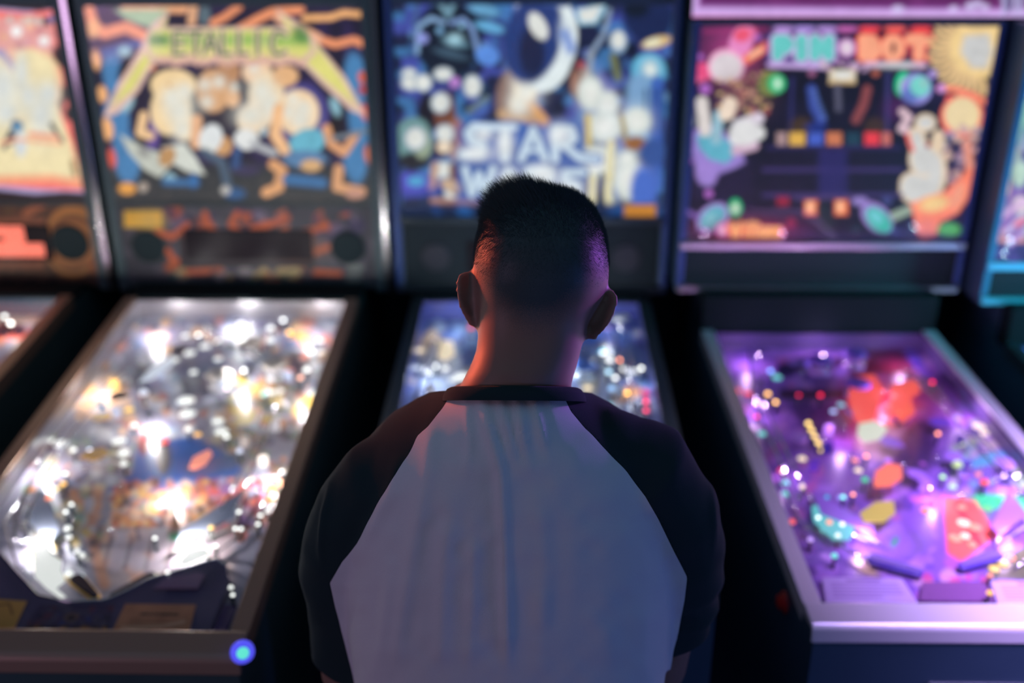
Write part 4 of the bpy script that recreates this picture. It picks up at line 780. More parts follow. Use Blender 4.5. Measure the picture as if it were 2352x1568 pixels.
    for sx in ((-1, 1) if k != 1 else (-1,)):
        MB().lathe((sx*ow, yN+.10, zt(yN+.1)-.075), [(.020, 0), (.020, .004), (.013, .006), (.012, .014), (.004, .016)], 18, (sx, 0, 0)).build('flipper_button', plastic((200, 40, 40)), t, True)
    def onboard(u, v, h):
        d = ray(u, v); P0 = tolocal(EYE); D = tolocal(EYE+d)-P0
        y0_ = -df; A = zb(y0_)+h; B = zb(y0_-1)+h; sl = A-B   # z = A + sl*(y-y0)
        tt = (A+sl*(P0[1]-y0_)-P0[2])/(D[2]-sl*D[1]); return P0+D*tt, tt
    # lit lenses
    nl = 0
    for u, v, rx, ry, col in SPOTS[k]:
        h = .006 if rx > 13 else .030
        P, zc = onboard(u, v, h)
        if abs(P[0]) > hw-.006 or P[1] > -df-.004 or P[1] < yN+.004: continue
        RB = 23.5*(1/1.13-1/zc)
        r0 = max(4.5, (rx+ry)/2-RB*.5); s = 1.3*max(1, min(8, (RB*.9/r0)**2)); r = r0*zc/FPX
        z0 = zb(P[1])
        nm = 'lamp_dome' if rx <= 13 else 'lit_insert'
        m = MB()
        if rx <= 13:
            m.lathe((P[0], P[1], z0+.0005), [(.003, 0), (.003, .024), (r*.8, .026)], 10, mi=1); m.dome((P[0], P[1], z0+.026), r, r*1.1, 12)
        else: m.dome((P[0], P[1], z0+.0005), r, .004, 18, base=0)
        m.build(nm, [lamp_mat(col, s), M['blackplastic']] if rx <= 13 else lamp_mat(col, s), t, True); nl += 1
    for pts, col, h in PLATES[k]:
        pp = [onboard(u, v, h)[0] for u, v in pts]
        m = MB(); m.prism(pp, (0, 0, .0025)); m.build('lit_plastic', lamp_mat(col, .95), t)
    apron(k, t, hw, yN, zb, onboard, fwd)
    decor(k, t, hw, df, L, zb, zt, decor_pal, onboard)
    return t, dict(hw=hw, df=df, L=L, zb=zb, zt=zt, ow=ow, yf=yf, onboard=onboard, yN=yN)

def decor(k, t, hw, df, L, zb, zt, pal, onboard):
    """ramps, bumpers, posts, targets, guides: what stands on the board under the glass"""
    R = random.Random(300+k)
    Y = lambda a: -df-L*a
    def P(u, a, h=0): return (u*hw, Y(a), zb(Y(a))+h)
    far = k in (0, 4)
    # wire ramps: two rails and cross ties
    paths = {1: [[(-.55, .30), (-.75, .42), (-.8, .6), (-.72, .74), (-.62, .80)], [(-.2, .12), (.1, .22), (.3, .2), (.62, .32), (.7, .5), (.66, .72)]],
             2: [[(-.8, .2), (-.86, .5), (-.7, .78)], [(.75, .15), (.85, .45), (.7, .78)]], 3: [[(-.7, .12), (-.85, .35), (-.8, .7)], [(.55, .2), (.7, .35), (.8, .62)]],
             0: [[(.5, .1), (.75, .3), (.7, .7)]], 4: [[(-.5, .1), (-.75, .3), (-.7, .7)]]}[k]
    for pth in paths:
        m = MB(); n = len(pth); tt = np.linspace(0, n-1, 24)
        px = np.interp(tt, range(n), [p[0] for p in pth]); pa = np.interp(tt, range(n), [p[1] for p in pth])
        for _ in range(3):
            px[1:-1] = (px[:-2]+px[1:-1]+px[2:])/3; pa[1:-1] = (pa[:-2]+pa[1:-1]+pa[2:])/3
        hs = np.interp(tt, [0, n-1], [min(.055, .07), .026])
        for off in (-.011, .011): m.tube([P(a+off/hw, b, h) for a, b, h in zip(px, pa, hs)], .0022, 6)
        for i in range(1, 24, 3): m.tube([P(px[i]-.011/hw, pa[i], hs[i]-.003), P(px[i], pa[i], hs[i]-.008), P(px[i]+.011/hw, pa[i], hs[i]-.003)], .0015, 5)
        for i in (1, 12, 22): m.tube([P(px[i], pa[i], 0), P(px[i], pa[i], hs[i]-.008)], .002, 5)
        m.build('wire_ramp', M['chrome'], t, True)
    # pop bumpers
    bump = {1: [(.25, .17), (.55, .26), (.12, .30)], 2: [(.3, .16), (-.1, .22), (.45, .3)], 3: [(-.1, .13), (.25, .10), (.1, .25)], 0: [(.2, .15), (.5, .25), (-.1, .27)], 4: [(-.2, .15), (-.5, .25), (.1, .27)]}[k]
    for u, a in bump:
        b = MB().lathe(P(u, a), [(.026, 0), (.026, .006), (.016, .008), (.016, .028), (.020, .030)], 20).build('pop_bumper', plastic(pal[0]), t, True)
        MB().lathe(P(u, a, .031), [(.029, 0), (.030, .003), (.022, .009), (.004, .012)], 24).build('bumper_cap', plastic(pal[1], .12), b, True)
        MB().lathe(P(u, a, .012), [(.021, 0), (.0235, .002), (.021, .004)], 20).build('bumper_ring', M['chrome'], b, True)
    # posts with rubbers
    pts = [(R.uniform(-.92, .92), R.uniform(.05, .80)) for _ in range(26 if not far else 12)]
    for u, a in pts:
        MB().lathe(P(u, a), [(.0045, 0), (.003, .004), (.003, .016), (.0045, .018), (.0045, .022), (.001, .024)], 8).build('post', M['chrome'], t, True)
    # coloured plastics on posts
    for i in range(12 if not far else 5):
        u, a = R.uniform(-.85, .85), R.uniform(.04, .62); n = 5; r = R.uniform(.016, .03); ph = R.uniform(0, 6)
        m = MB(); o = [(P(u, a, .027)[0]+r*R.uniform(.6, 1.2)*math.cos(ph+j*2*PI/n), P(u, a)[1]+r*R.uniform(.6, 1.3)*math.sin(ph+j*2*PI/n), P(u, a, .027)[2]) for j in range(n)]
        m.prism(o, (0, 0, .0022)); m.build('plastic_plate', plastic(R.choice(pal)), t)
    # stand-up targets
    for i in range(8 if not far else 3):
        u = R.choice((-1, 1))*R.uniform(.3, .9); a = R.uniform(.25, .6)
        x, y, z = P(u, a); MB().box((x-.010, y-.002, z), (x+.010, y+.002, z+.026)).build('target', plastic(R.choice(pal)), t, bevel=.001)
    # lane guides and side lanes at the bottom
    for sx in (-1, 1):
        MB().tube([P(sx*.86, .62, .010), P(sx*.86, .74, .010), P(sx*.58, .84, .010), P(sx*.40, .875, .010)], .0022, 6).build('lane_guide', M['chrome'], t, True)
        q = [P(sx*.72, .66, .024), P(sx*.72, .74, .024), P(sx*.42, .80, .024), P(sx*.40, .775, .024)]
        m = MB(); m.prism(q, (0, 0, .002)); m.build('slingshot_plastic', plastic(pal[2]), t)
        m = MB(); m.tube([P(sx*.72, .66, .012), P(sx*.72, .75, .012), P(sx*.40, .81, .012)], .003, 6, closed=True); m.build('slingshot_rubber', M['rubber'], t, True)
    # flippers
    fl = {1: [((178, 1335), (214, 1368)), ((345, 1330), (262, 1372))], 3: [((2008, 1286), (2108, 1316)), ((2285, 1276), (2186, 1310))]}.get(k)
    for i, sx in enumerate((-1, 1)):
        if fl: a_, b_ = [onboard(*p_, .012)[0] for p_ in fl[i]]; zz = .012
        else: a_, b_ = np.array(P(sx*.34, .85, .012)), np.array(P(sx*.08, .90, .012))
        d = (b_-a_); d[2] = 0; ln = min(.075, max(.06, np.linalg.norm(d))); d /= np.linalg.norm(d); nrm = np.array([-d[1], d[0], 0])
        a_[2] = zb(a_[1])+.006; b_ = a_+d*ln; b_[2] = zb(b_[1])+.006
        o = [a_+.011*(nrm*math.cos(g)-d*math.sin(g)) for g in np.linspace(0, PI, 8)]+[b_+.006*(-nrm*math.cos(g)+d*math.sin(g)) for g in np.linspace(0, PI, 6)]
        f = MB().prism(o, (0, 0, .014)).build('flipper', plastic(pal[3]), t, bevel=.001)
        MB().tube([x+np.array([0, 0, .007]) for x in o], .0035, 6, closed=True).build('flipper_rubber', plastic(pal[4]), f, True)

def card(k, t, quad, h, name, painter, onboard, n=60):
    """a printed card lying at height h over the board, corners given in tracing units (near left, near right, far left)"""
    A, B, C, D = [onboard(u, v, h)[0] for u, v in quad]
    a, b = np.meshgrid(np.linspace(0, 1, n), np.linspace(0, 1, n)); a = a.reshape(-1, 1); b = b.reshape(-1, 1)
    V = (A*(1-a)+B*a)*(1-b)+(C*(1-a)+D*a)*b
    X, Y = a.ravel(), b.ravel(); c = painter(X, Y).c
    i = np.arange(n*n).reshape(n, n); F = np.stack([i[:-1, :-1], i[:-1, 1:], i[1:, 1:], i[1:, :-1]], -1).reshape(-1, 4)
    me = bpy.data.meshes.new(name); me.from_pydata(V.tolist(), [], F.tolist())
    ca = me.color_attributes.new('art', 'FLOAT_COLOR', 'POINT'); ca.data.foreach_set('color', np.hstack([c, np.ones((len(c), 1))]).astype(np.float32).ravel())
    me.materials.append(M['print_plain']); me.update(); o = bpy.data.objects.new(name, me); COL.objects.link(o); o.parent = t
    o.modifiers.new('thick', 'SOLIDIFY').thickness = .0015
    return o
def apron(k, t, hw, yN, zb, onboard, fwd):
    h = .024
    if k == 1:
        out = [(-120, 1150), (0, 1268), (88, 1368), (160, 1382), (242, 1378), (300, 1352), (340, 1330), (420, 1306), (497, 1284), (520, 1300), (527, 1330)]
        top = [onboard(u, v, h)[0] for u, v in out]
        top = [p for p in top if abs(p[0]) < hw-.003]
        x1 = top[-1][0]; x1 = hw-.004
        poly = [(-hw+.004, top[0][1], zb(top[0][1])+h)]+[tuple(p) for p in top]+[(top[-1][0], yN+.003, zb(yN)+h+.002), (-hw+.004, yN+.003, zb(yN)+h+.002)]
        ap = MB().prism(poly, (0, 0, -.020)).build('apron', mat('dark_violet_apron', (.10, .085, .17), .3), t, bevel=.001)
        m = MB(); m.tube([p+np.array([0, 0, .001]) for p in top[:-1]], .0022, 6); m.build('apron_edge', M['chrome'], ap, True)
        def c1(X, Y):
            p = Paint(X*190, Y*80, (206, 140, 106)); 
            p.put(np.clip((p.noise(30, 4)-.4)*2, 0, 1), (170, 112, 84), .5)
            for a, b in ((55, 72), (80, 84), (92, 96), (104, 150)): p.line([(a, 52), (b, 52)], 6, (44, 34, 34), 4)
            for y in (38, 31, 24, 17): p.line([(30, y), (160, y)], 2, (150, 96, 74), 2)
            p.line([(20, 14), (120, 20), (170, 34)], 8, (226, 176, 146), 8); return p
        o = card(k, t, [(256, 1452), (432, 1458), (288, 1386), (450, 1388)], h+.003, 'instruction_card', c1, onboard); o.parent = ap; o['label'] = 'tan instruction card with dark print'
        def c2(X, Y):
            p = Paint(X*130, Y*80, (214, 158, 84)); p.line([(60, 60), (90, 70), (110, 40)], 4, (110, 70, 40), 3); p.ell(40, 25, 14, 8, (90, 66, 40), 0, 5); return p
        o = card(k, t, [(-90, 1440), (32, 1442), (-60, 1372), (62, 1380)], h+.003, 'price_card', c2, onboard); o.parent = ap; o['label'] = 'yellowish card with a dark drawing'
        def c3(X, Y):
            p = Paint(X*220, Y*90, (70, 62, 96)); p.mottle((0, 30, 220, 80), 40, [(60, 70, 130), (110, 60, 80), (90, 84, 110), (50, 46, 70)], 6, 14, 5, .8)
            p.ell(110, 50, 20, 14, (130, 100, 90), 0, 6); p.ell(110, 48, 12, 8, (50, 44, 60), 0, 5); p.mottle((0, 0, 220, 22), 60, [(150, 100, 50), (60, 50, 60), (110, 80, 60)], 5, 10, 6, .8); return p
        o = card(k, t, [(48, 1452), (246, 1456), (92, 1388), (262, 1388)], h+.002, 'apron_print', c3, onboard); o.parent = ap
        MB().prism([onboard(u, v, .030)[0] for u, v in [(352, 1352), (380, 1330), (455, 1316), (470, 1322), (455, 1352)]], (0, 0, .002)).build('apron_badge', plastic((150, 120, 150)), ap)
        MB().box((hw-.045, yN+.004, zb(yN)+.004), (hw-.02, yN+.10, zb(yN)+.014)).build('plunger_lane_guide', plastic((90, 70, 120)), t, bevel=.002)
    elif k == 3:
        ap = MB().box((-hw+.003, yN+.003, zb(yN)+.0005), (hw-.003, yN+.012, zb(yN)+.018)).build('apron', plastic((60, 50, 120)), t, bevel=.001)
        def c1(X, Y):
            p = Paint(X*200, Y*60, (190, 166, 220))
            for y in (46, 38, 30, 22, 14): p.line([(20, y), (180 if y > 14 else 130, y)], 2.4, (130, 104, 170), 3)
            p.line([(60, 53), (140, 53)], 4, (110, 84, 150), 3); return p
        o = card(k, t, [(1897, 1383), (2108, 1384), (1888, 1325), (2072, 1328)], .014, 'instruction_card', c1, onboard); o.parent = ap; o['label'] = 'pale violet instruction card'
        o = card(k, t, [(2292, 1386), (2520, 1388), (2275, 1334), (2480, 1336)], .014, 'price_card', c1, onboard); o.parent = ap; o['label'] = 'bright pale card at the right'
        MB().prism([onboard(u, v, .006)[0] for u, v in [(2118, 1340), (2262, 1338), (2284, 1384), (2112, 1382)]], (0, 0, .003)).build('apron_print', plastic((120, 80, 130)), ap)
    else:
        ap = MB().prism([(-hw+.003, yN+.11, zb(yN+.11)+.02), (-.06, yN+.05, zb(yN+.05)+.02), (.06, yN+.05, zb(yN+.05)+.02), (hw-.05, yN+.11, zb(yN+.11)+.02), (hw-.05, yN+.003, zb(yN)+.02), (-hw+.003, yN+.003, zb(yN)+.02)][::-1], (0, 0, -.016)).build('apron', M['navy'], t, bevel=.001)

# ------------------------------------------------------------------ the room and the row of machines
def struct(name, mb, m):
    o = mb.build(name, m); o['kind'] = 'structure'; return o
struct('floor', MB().box((-3.2, -2.2, -.05), (3.2, 2.95, 0)), M['floor'])
struct('wall_back', MB().box((-3.2, 2.95, 0), (3.2, 3.05, 3.0)), M['wall'])
struct('wall_left', MB().box((-3.3, -2.2, 0), (-3.2, 3.05, 3.0)), M['wall'])
struct('wall_right', MB().box((3.2, -2.2, 0), (3.3, 3.05, 3.0)), M['wall'])

PW = [(225, 225, 230), (230, 80, 70), (240, 190, 90), (240, 200, 90), (200, 60, 60)]
machine(0, 'pinball machine at the left edge, pale backglass in a red spiky frame', M['black'], M['bronze'], M['darkmetal'], paint_m0, paint_m0_panel, board_m0, ((1, .93, .85), 3.5), M['navy'], PW)
t1, g1 = machine(1, 'pinball machine with pointed green and yellow METALLICA lettering on its backglass', M['black'], M['bronze'], M['bronze'], paint_m1, paint_m1_panel, board_m1, ((1, .98, .98), 6.2), M['brushed'],
   [(235, 235, 240), (225, 215, 205), (190, 200, 225), (60, 50, 60), (236, 180, 90)])
machine(2, 'pinball machine with blue STAR WARS backglass, the one being played', M['navy'], M['darkmetal'], M['darkmetal'], paint_m2, None, board_m2, ((.8, .88, 1.0), 2.6), mat('blue_mirror_side', (.20, .22, .60), .2, .6), [(200, 220, 240), (90, 130, 220), (160, 190, 230), (230, 230, 235), (60, 90, 200)])
t3, g3 = machine(3, 'pinball machine with PIN BOT lettering and glowing planets on its dark backglass', M['navy'], M['violetsteel'], M['violetsteel'], paint_m3, None, board_m3, ((.85, .50, 1.0), 3.0), mat('dark_violet_side', (.10, .07, .2), .3), [(190, 150, 230), (130, 90, 210), (160, 120, 210), (120, 100, 170), (90, 70, 180)])
machine(4, 'pinball machine at the right edge with trim bars coloured as cyan-lit and pale green backglass', M['navy'], M['darkmetal'], M['darkmetal'], paint_m4, None, board_m4, ((.5, .75, 1.0), 2.6), mat('blue_side', (.1, .2, .5), .3), [(190, 210, 240), (90, 130, 220), (160, 190, 230), (230, 230, 235), (60, 90, 200)])

# lit blue button on the right flank of the second machine
ax_ = (.35, -.85, .35); c0_ = np.array((g1['ow']+.006, g1['yf']+.012, .930)); a_ = np.array(ax_)/np.linalg.norm(ax_)
lb = MB().lathe(c0_, [(.013, -.012), (.018, .0), (.018, .004), (.012, .008)], 20, ax_).build('lit_button', lamp_mat((84, 84, 240), 1.0), t1, True)
lb['label'] = 'glowing blue button with a teal centre'
MB().dome(c0_+a_*.0065, .010, .006, 12, ax_).build('button_lens', lamp_mat((90, 210, 190), 1.2), lb, True)
# backlit sign box standing on the heads of the two right-hand machines
sg = tag(empty('lit_sign', (1.15, 2.49, 1.7195)), 'purple backlit sign with a pale glowing edge above the two right-hand machines', 'sign')
s0, s1, sy = -.782, .95, -.045
MB().box((s0, sy+.004, 0), (s1, .14, .50)).build('sign_box', M['panelblack'], sg, bevel=.003)
def off_(V): return V+np.array([1.15, 2.49, 1.7195])
art_grid((s0+.002, sy, .004), (s1, sy, .004), (s0+.002, sy, .498), 300, 90, paint_sign, 'sign_face', M['print_lit'], sg, off_)

# ------------------------------------------------------------------ the player, seen from behind
def evaluate(o):
    dg = bpy.context.evaluated_depsgraph_get(); e = o.evaluated_get(dg)
    me = e.to_mesh(); n = len(me.vertices)
    V = np.empty(n*3); me.vertices.foreach_get('co', V); V = V.reshape(-1, 3)
    F = [tuple(p.vertices) for p in me.polygons]; e.to_mesh_clear(); return V, F
def remesh(mb, voxel, smooth=6, fac=.5):
    o = mb.build('blank', [], None)
    m = o.modifiers.new('r', 'REMESH'); m.mode = 'VOXEL'; m.voxel_size = voxel; m.use_smooth_shade = True
    s = o.modifiers.new('s', 'SMOOTH'); s.iterations = smooth; s.factor = fac
    V, F = evaluate(o); me = o.data; bpy.data.objects.remove(o); bpy.data.meshes.remove(me); return V, F
def tris(F):
    out = []
    for f in F:
        for i in range(1, len(f)-1): out.append((f[0], f[i], f[i+1]))
    return np.array(out)
def normals(V, T):
    n = np.cross(V[T[:, 1]]-V[T[:, 0]], V[T[:, 2]]-V[T[:, 0]]); N = np.zeros_like(V)
    for i in range(3): np.add.at(N, T[:, i], n)
    return N/(np.linalg.norm(N, axis=1, keepdims=True)+1e-12)
def clip_mesh(V, T, S):
    """split triangles along S = 0; returns the part with S > 0"""
    V = list(map(tuple, V)); out = []; cache = {}
    pos = S > 0; k = pos[T].sum(1)
    out += [tuple(t) for t in T[k == 3]]
    def cut(a, b):
        key = (min(a, b), max(a, b))
        if key not in cache:
            a, b = key; t = S[a]/(S[a]-S[b]); cache[key] = len(V)
            V.append(tuple(np.array(V[a])*(1-t)+np.array(V[b])*t))
        return cache[key]
    for t in T[(k == 1) | (k == 2)]:
        t = list(map(int, t))
        while True:
            if pos[t[0]] and (not pos[t[2]]): break
            t = t[1:]+t[:1]
        a, b, c = t
        if pos[b]: bc = cut(b, c); ca = cut(c, a); out += [(a, b, bc), (a, bc, ca)]
        else: ab = cut(a, b); ca = cut(c, a); out.append((a, ab, ca))
    used = sorted(set(i for f in out for i in f)); mp = {u: i for i, u in enumerate(used)}
    return np.array([V[u] for u in used]), [tuple(mp[i] for i in f) for f in out]
def loft(mb, st, seg=44, caps=True):
    """st: (centre, side vector, back vector, half width, back depth, front depth, exponent)"""
    v = []
    for c, r, b, w_, bd, fd, n in st:
        c, r, b = [np.asarray(x, float) for x in (c, r, b)]
        for k in range(seg):
            t = 2*PI*k/seg; ct, st_ = math.cos(t), math.sin(t)
            x = w_*math.copysign(abs(ct)**(2/n), ct); y = (bd if st_ > 0 else fd)*math.copysign(abs(st_)**(2/n), st_)
            v.append(c+r*x+b*y)
    f = []; n = len(st)
    for i in range(n-1):
        for k in range(seg):
            k2 = (k+1) % seg; f.append((i*seg+k, i*seg+k2, (i+1)*seg+k2, (i+1)*seg+k))
    if caps: f.append(tuple(range(seg))[::-1]); f.append(tuple((n-1)*seg+k for k in range(seg)))
    mb.add(v, f)
def make(name, V, F, m, parent, smooth=True):
    mb = MB(); mb.add(V, F); return mb.build(name, m, parent, smooth)

# head and neck: rings across the view axis, widths taken from the outline (row, left, right, depth, back, front, exponent)
HEAD = [(437, 1195, 1275, 1.215, .030, .030, 2), (445, 1165, 1312, 1.213, .050, .055, 2), (458, 1142, 1338, 1.212, .066, .072, 2.05), (475, 1125, 1358, 1.211, .079, .083, 2.1), (500, 1113, 1374, 1.21, .087, .090, 2.15), (530, 1103, 1386, 1.21, .093, .095, 2.2), (565, 1094, 1393, 1.21, .097, .098, 2.2),
        (605, 1089, 1398, 1.21, .097, .100, 2.2), (645, 1089, 1397, 1.21, .092, .101, 2.2), (680, 1091, 1390, 1.21, .083, .102, 2.15), (710, 1095, 1372, 1.208, .072, .104, 2.15), (740, 1098, 1352, 1.205, .063, .104, 2.2), (775, 1098, 1340, 1.203, .058, .095, 2.25), (805, 1094, 1334, 1.203, .058, .070, 2.25), (835, 1083, 1326, 1.204, .060, .062, 2.2), (862, 1069, 1318, 1.206, .064, .066, 2.15), (892, 1054, 1310, 1.21, .066, .07, 2.1), (915, 1045, 1325, 1.22, .066, .07, 2.0), (950, 1020, 1350, 1.24, .06, .07, 2)]
def head_ring(row, l, r, zc, b, f, n):
    c = at((l+r)/2, row, zc); d = ray((l+r)/2, row); d /= np.linalg.norm(d)
    return (c, _R, -d, (r-l)/2/FPX*zc, b, f, n)
body = MB()
loft(body, [head_ring(*h) for h in HEAD])
# chin, jaw, nose, brow in front
hc = at(1238, 660, 1.21); fw = ray(1238, 660); fw /= np.linalg.norm(fw); dn = -np.cross(_R, fw)*-1
dn = -np.cross(_R, fw); dn = dn if dn[2] < 0 else -dn
def blob(c, r, mb=body, ax=None):
    A = np.stack(ax if ax is not None else (_R, fw, -dn), 0)
    v = []; n, s = 14, 18
    for i in range(n+1):
        a = PI*i/n
        for k in range(s):
            t = 2*PI*k/s; v.append(np.asarray(c)+(np.array([math.sin(a)*math.cos(t)*r[0], math.sin(a)*math.sin(t)*r[1], math.cos(a)*r[2]]))@A)
    f = [(i*s+k, (i+1)*s+k, (i+1)*s+(k+1) % s, i*s+(k+1) % s) for i in range(n) for k in range(s)]
    mb.add(v, f)
blob(hc+fw*.075+dn*.055, (.045, .038, .032)); blob(hc+fw*.095+dn*.062, (.022, .016, .015))
blob(hc+fw*.107+dn*.005, (.011, .016, .024)); blob(hc+fw*.116+dn*.018, (.015, .013, .010)); blob(hc+fw*.094+dn*.038, (.026, .014, .011)); blob(hc+fw*.092-dn*.030, (.055, .014, .012))
# ears: curved plates standing out from the head
def ear(cx, row, zc, sx, roll, flare=.62, ln=1.0, wid=1.0):
    c = at(cx, row, zc); a = sx*_R*flare+(-fw)*math.sqrt(1-flare*flare); up = -dn
    t = math.radians(roll); up2 = up*math.cos(t)+_R*math.sin(t); a = a-up2*(a@up2); a /= np.linalg.norm(a); nn = np.cross(a, up2)
    out = [(-.004, .020), (.004, .030), (.014, .033), (.023, .029), (.0275, .018), (.0275, .004), (.024, -.010), (.018, -.021), (.012, -.031), (.004, -.033), (-.002, -.026), (-.006, -.010)]
    pts = [c+a*x*wid+up2*y*ln for x, y in out]
    ctr = c+a*.010*wid
    # rim, back plate and bowl
    body.tube(pts, [.0034]*3+[.0036]*5+[.0042]*2+[.0036]*2, 8, closed=True)
    n = len(pts); v = [p+nn*.0022 for p in pts]+[p-nn*.0022 for p in pts]+[ctr-sx*_R*.0+nn*.004, ctr-nn*.004]
    f = [(i, (i+1) % n, 2*n) for i in range(n)]+[(n+(i+1) % n, n+i, 2*n+1) for i in range(n)]+[(i, n+i, n+(i+1) % n, (i+1) % n) for i in range(n)]
    body.add(v, f)
    blob(c+a*.004+up2*.002, (.009, .013, .019), ax=(nn, a, up2))
ear(1092, 684, 1.203, -1, -4, .66, 0.92, 1.0)
ear(1367, 718, 1.203, 1, 19, .66, 0.90, .98)
# torso (under the shirt), hips, legs
X0 = -.022
STO = [(1.462, -.018, .060, 1.022, 1.13), (1.445, -.019, .074, 1.004, 1.15), (1.425, -.020, .098, .992, 1.17), (1.405, -.022, .130, .980, 1.19), (1.385, -.022, .158, .972, 1.205), (1.36, -.022, .178, .962, 1.22), (1.31, -.022, .196, .948, 1.235), (1.26, -.022, .204, .938, 1.240),
       (1.20, -.022, .208, .930, 1.238), (1.12, -.022, .208, .924, 1.225), (1.04, -.022, .202, .920, 1.21), (.97, -.022, .198, .918, 1.20), (.90, -.022, .196, .915, 1.195), (.84, -.022, .195, .912, 1.195)]
TOR = [(z, x, w-.010, a+.010, b-.012) for z, x, w, a, b in STO]+[(.77, -.022, .165, .95, 1.15)]
SLV = {-1: [(-.060, 1.08, 1.375, .040), (-.115, 1.075, 1.352, .056), (-.166, 1.075, 1.320, .067), (-.200, 1.083, 1.27, .067), (-.221, 1.09, 1.22, .066), (-.237, 1.10, 1.17, .060), (-.236, 1.11, 1.11, .055), (-.241, 1.12, 1.05, .055), (-.243, 1.125, .99, .054)],
       1: [(.030, 1.08, 1.375, .042), (.080, 1.075, 1.366, .060), (.134, 1.075, 1.341, .070), (.172, 1.083, 1.27, .069), (.185, 1.09, 1.22, .066), (.196, 1.10, 1.17, .060), (.197, 1.105, 1.13, .058), (.192, 1.108, 1.10, .055), (.180, 1.11, 1.055, .053)]}
def ring_h(z, x, hw_, yb_, yf_, n=2.3, g=0.0):
    ym = yb_+(yf_-yb_)*.52
    return ((x, ym, z), (1, 0, 0), (0, -1, 0), hw_+g, ym-yb_+g, yf_-ym+g, n)
loft(body, [ring_h(*t) for t in TOR])
ARM = {-1: [(x, y, z, r*.80) for x, y, z, r in SLV[-1]]+[(-.240, 1.16, .965, .042), (-.222, 1.21, .970, .036), (-.195, 1.27, .988, .028), (-.190, 1.290, .990, .026)],
       1: [(x, y, z, r*.80) for x, y, z, r in SLV[1]]+[(.180, 1.13, 1.0, .042), (.176, 1.17, .965, .041), (.168, 1.22, .972, .036), (.155, 1.27, .988, .028), (.152, 1.290, .990, .026)]}
for sx in (-1, 1):
    a = ARM[sx]; body.tube([p[:3] for p in a], [p[3] for p in a], 20)
    # hand laid on the front bar of the machine: flat palm, four curled fingers, thumb inwards
    wx, wy, wz, _ = a[-1]; s = sx
    P = lambda x, y, z: (wx+s*x, wy+y, wz+z)
    for q in (-.022, -.008, .008, .022): body.tube([P(q*.5, -.01, 0), P(q, .03, .002), P(q*1.05, .070, .002)], [.015, .0145, .013], 12)
    for j, (dx, ln) in enumerate(((-.030, .92), (-.010, 1.0), (.011, .95), (.031, .78))):
        q = [P(dx*.8, .065, .004), P(dx*1.05, .065+.034*ln, .007), P(dx*1.15, .065+.058*ln, -.004), P(dx*1.2, .065+.072*ln, -.016)]
        body.tube(q, [.0105, .0092, .0085, .0070], 10)
    body.tube([P(-.018, .008, .0), P(-.042, .030, -.004), P(-.052, .055, -.008), P(-.054, .074, -.011)], [.014, .0115, .0100, .0080], 10)
for sx in (-1, 1):
    body.tube([(X0+sx*.09, 1.05, .82), (X0+sx*.10, 1.05, .70), (X0+sx*.105, 1.06, .50), (X0+sx*.11, 1.05, .42), (X0+sx*.115, 1.04, .30), (X0+sx*.12, 1.03, .10), (X0+sx*.12, 1.03, .06)], [.095, .085, .062, .056, .055, .040, .040], 20)
    body.tube([(X0+sx*.12, 1.0, .045), (X0+sx*.125, 1.08, .045), (X0+sx*.13, 1.17, .035)], [.034, .038, .028], 14)
BV, BF = remesh(body, .0038, 5)
BT = tris(BF)

# skin colour layer: where the short hair starts
def sstep(a, b, x):
    t = np.clip((x-a)/(b-a), 0, 1); return t*t*(3-2*t)
u_, v_ = proj(BV)
dep = (BV-EYE)@_F
rel = (BV-hc); sidex = np.abs(rel@_R)/.079; fwd_ = rel@fw
# hairline: nape rounded at the middle, higher round the ears
hl = 772-115*np.clip(np.abs(u_-1228)/135, 0, 1)**2.2
hair = 1-sstep(-120, 30, v_-hl)
hair *= 1-sstep(.045, .062, fwd_)*(v_ > 470)
isear = ((u_ < 1088) | (u_ > 1396)) & (v_ > 610) & (v_ < 790)
ear_r = (np.linalg.norm(BV-at(1377, 716, 1.19), axis=1) < .040) & (u_ > 1352+(770-v_)*.10); ear_l = (np.linalg.norm(BV-at(1080, 684, 1.19), axis=1) < .040) & (u_ < 1094)
hair[isear | ear_r | ear_l] = 0
person = make('person', BV, BF, [], None)
tag(person, 'person seen from behind in a black and white raglan shirt, head bowed over a machine', 'person')
me = person.data; at_ = me.attributes.new('hair', 'FLOAT', 'POINT'); at_.data.foreach_set('value', hair.astype(np.float32))
sk = mat('skin', (.28, .165, .13), .5, sss=.12, spec=.35); nt = sk.node_tree; b = nt.nodes['Principled BSDF']
aa = nt.nodes.new('ShaderNodeAttribute'); aa.attribute_name = 'hair'
nz = nt.nodes.new('ShaderNodeTexNoise'); nz.inputs['Scale'].default_value = 900; tc = nt.nodes.new('ShaderNodeTexCoord'); nt.links.new(tc.outputs['Object'], nz.inputs['Vector'])
ad = nt.nodes.new('ShaderNodeMath'); ad.operation = 'MULTIPLY_ADD'; ad.inputs[1].default_value = 1.4; nt.links.new(aa.outputs['Fac'], ad.inputs[0])
sb = nt.nodes.new('ShaderNodeMath'); sb.operation = 'SUBTRACT'; sb.inputs[1].default_value = .62; nt.links.new(nz.outputs['Fac'], sb.inputs[0])
nt.links.new(sb.outputs[0], ad.inputs[2]); ad.use_clamp = True
mx = nt.nodes.new('ShaderNodeMix'); mx.data_type = 'RGBA'; mx.inputs[6].default_value = (.28, .165, .13, 1); mx.inputs[7].default_value = (.05, .075, .08, 1)
nt.links.new(ad.outputs[0], mx.inputs[0]); nt.links.new(mx.outputs[2], b.inputs['Base Color'])
me.materials.append(sk)
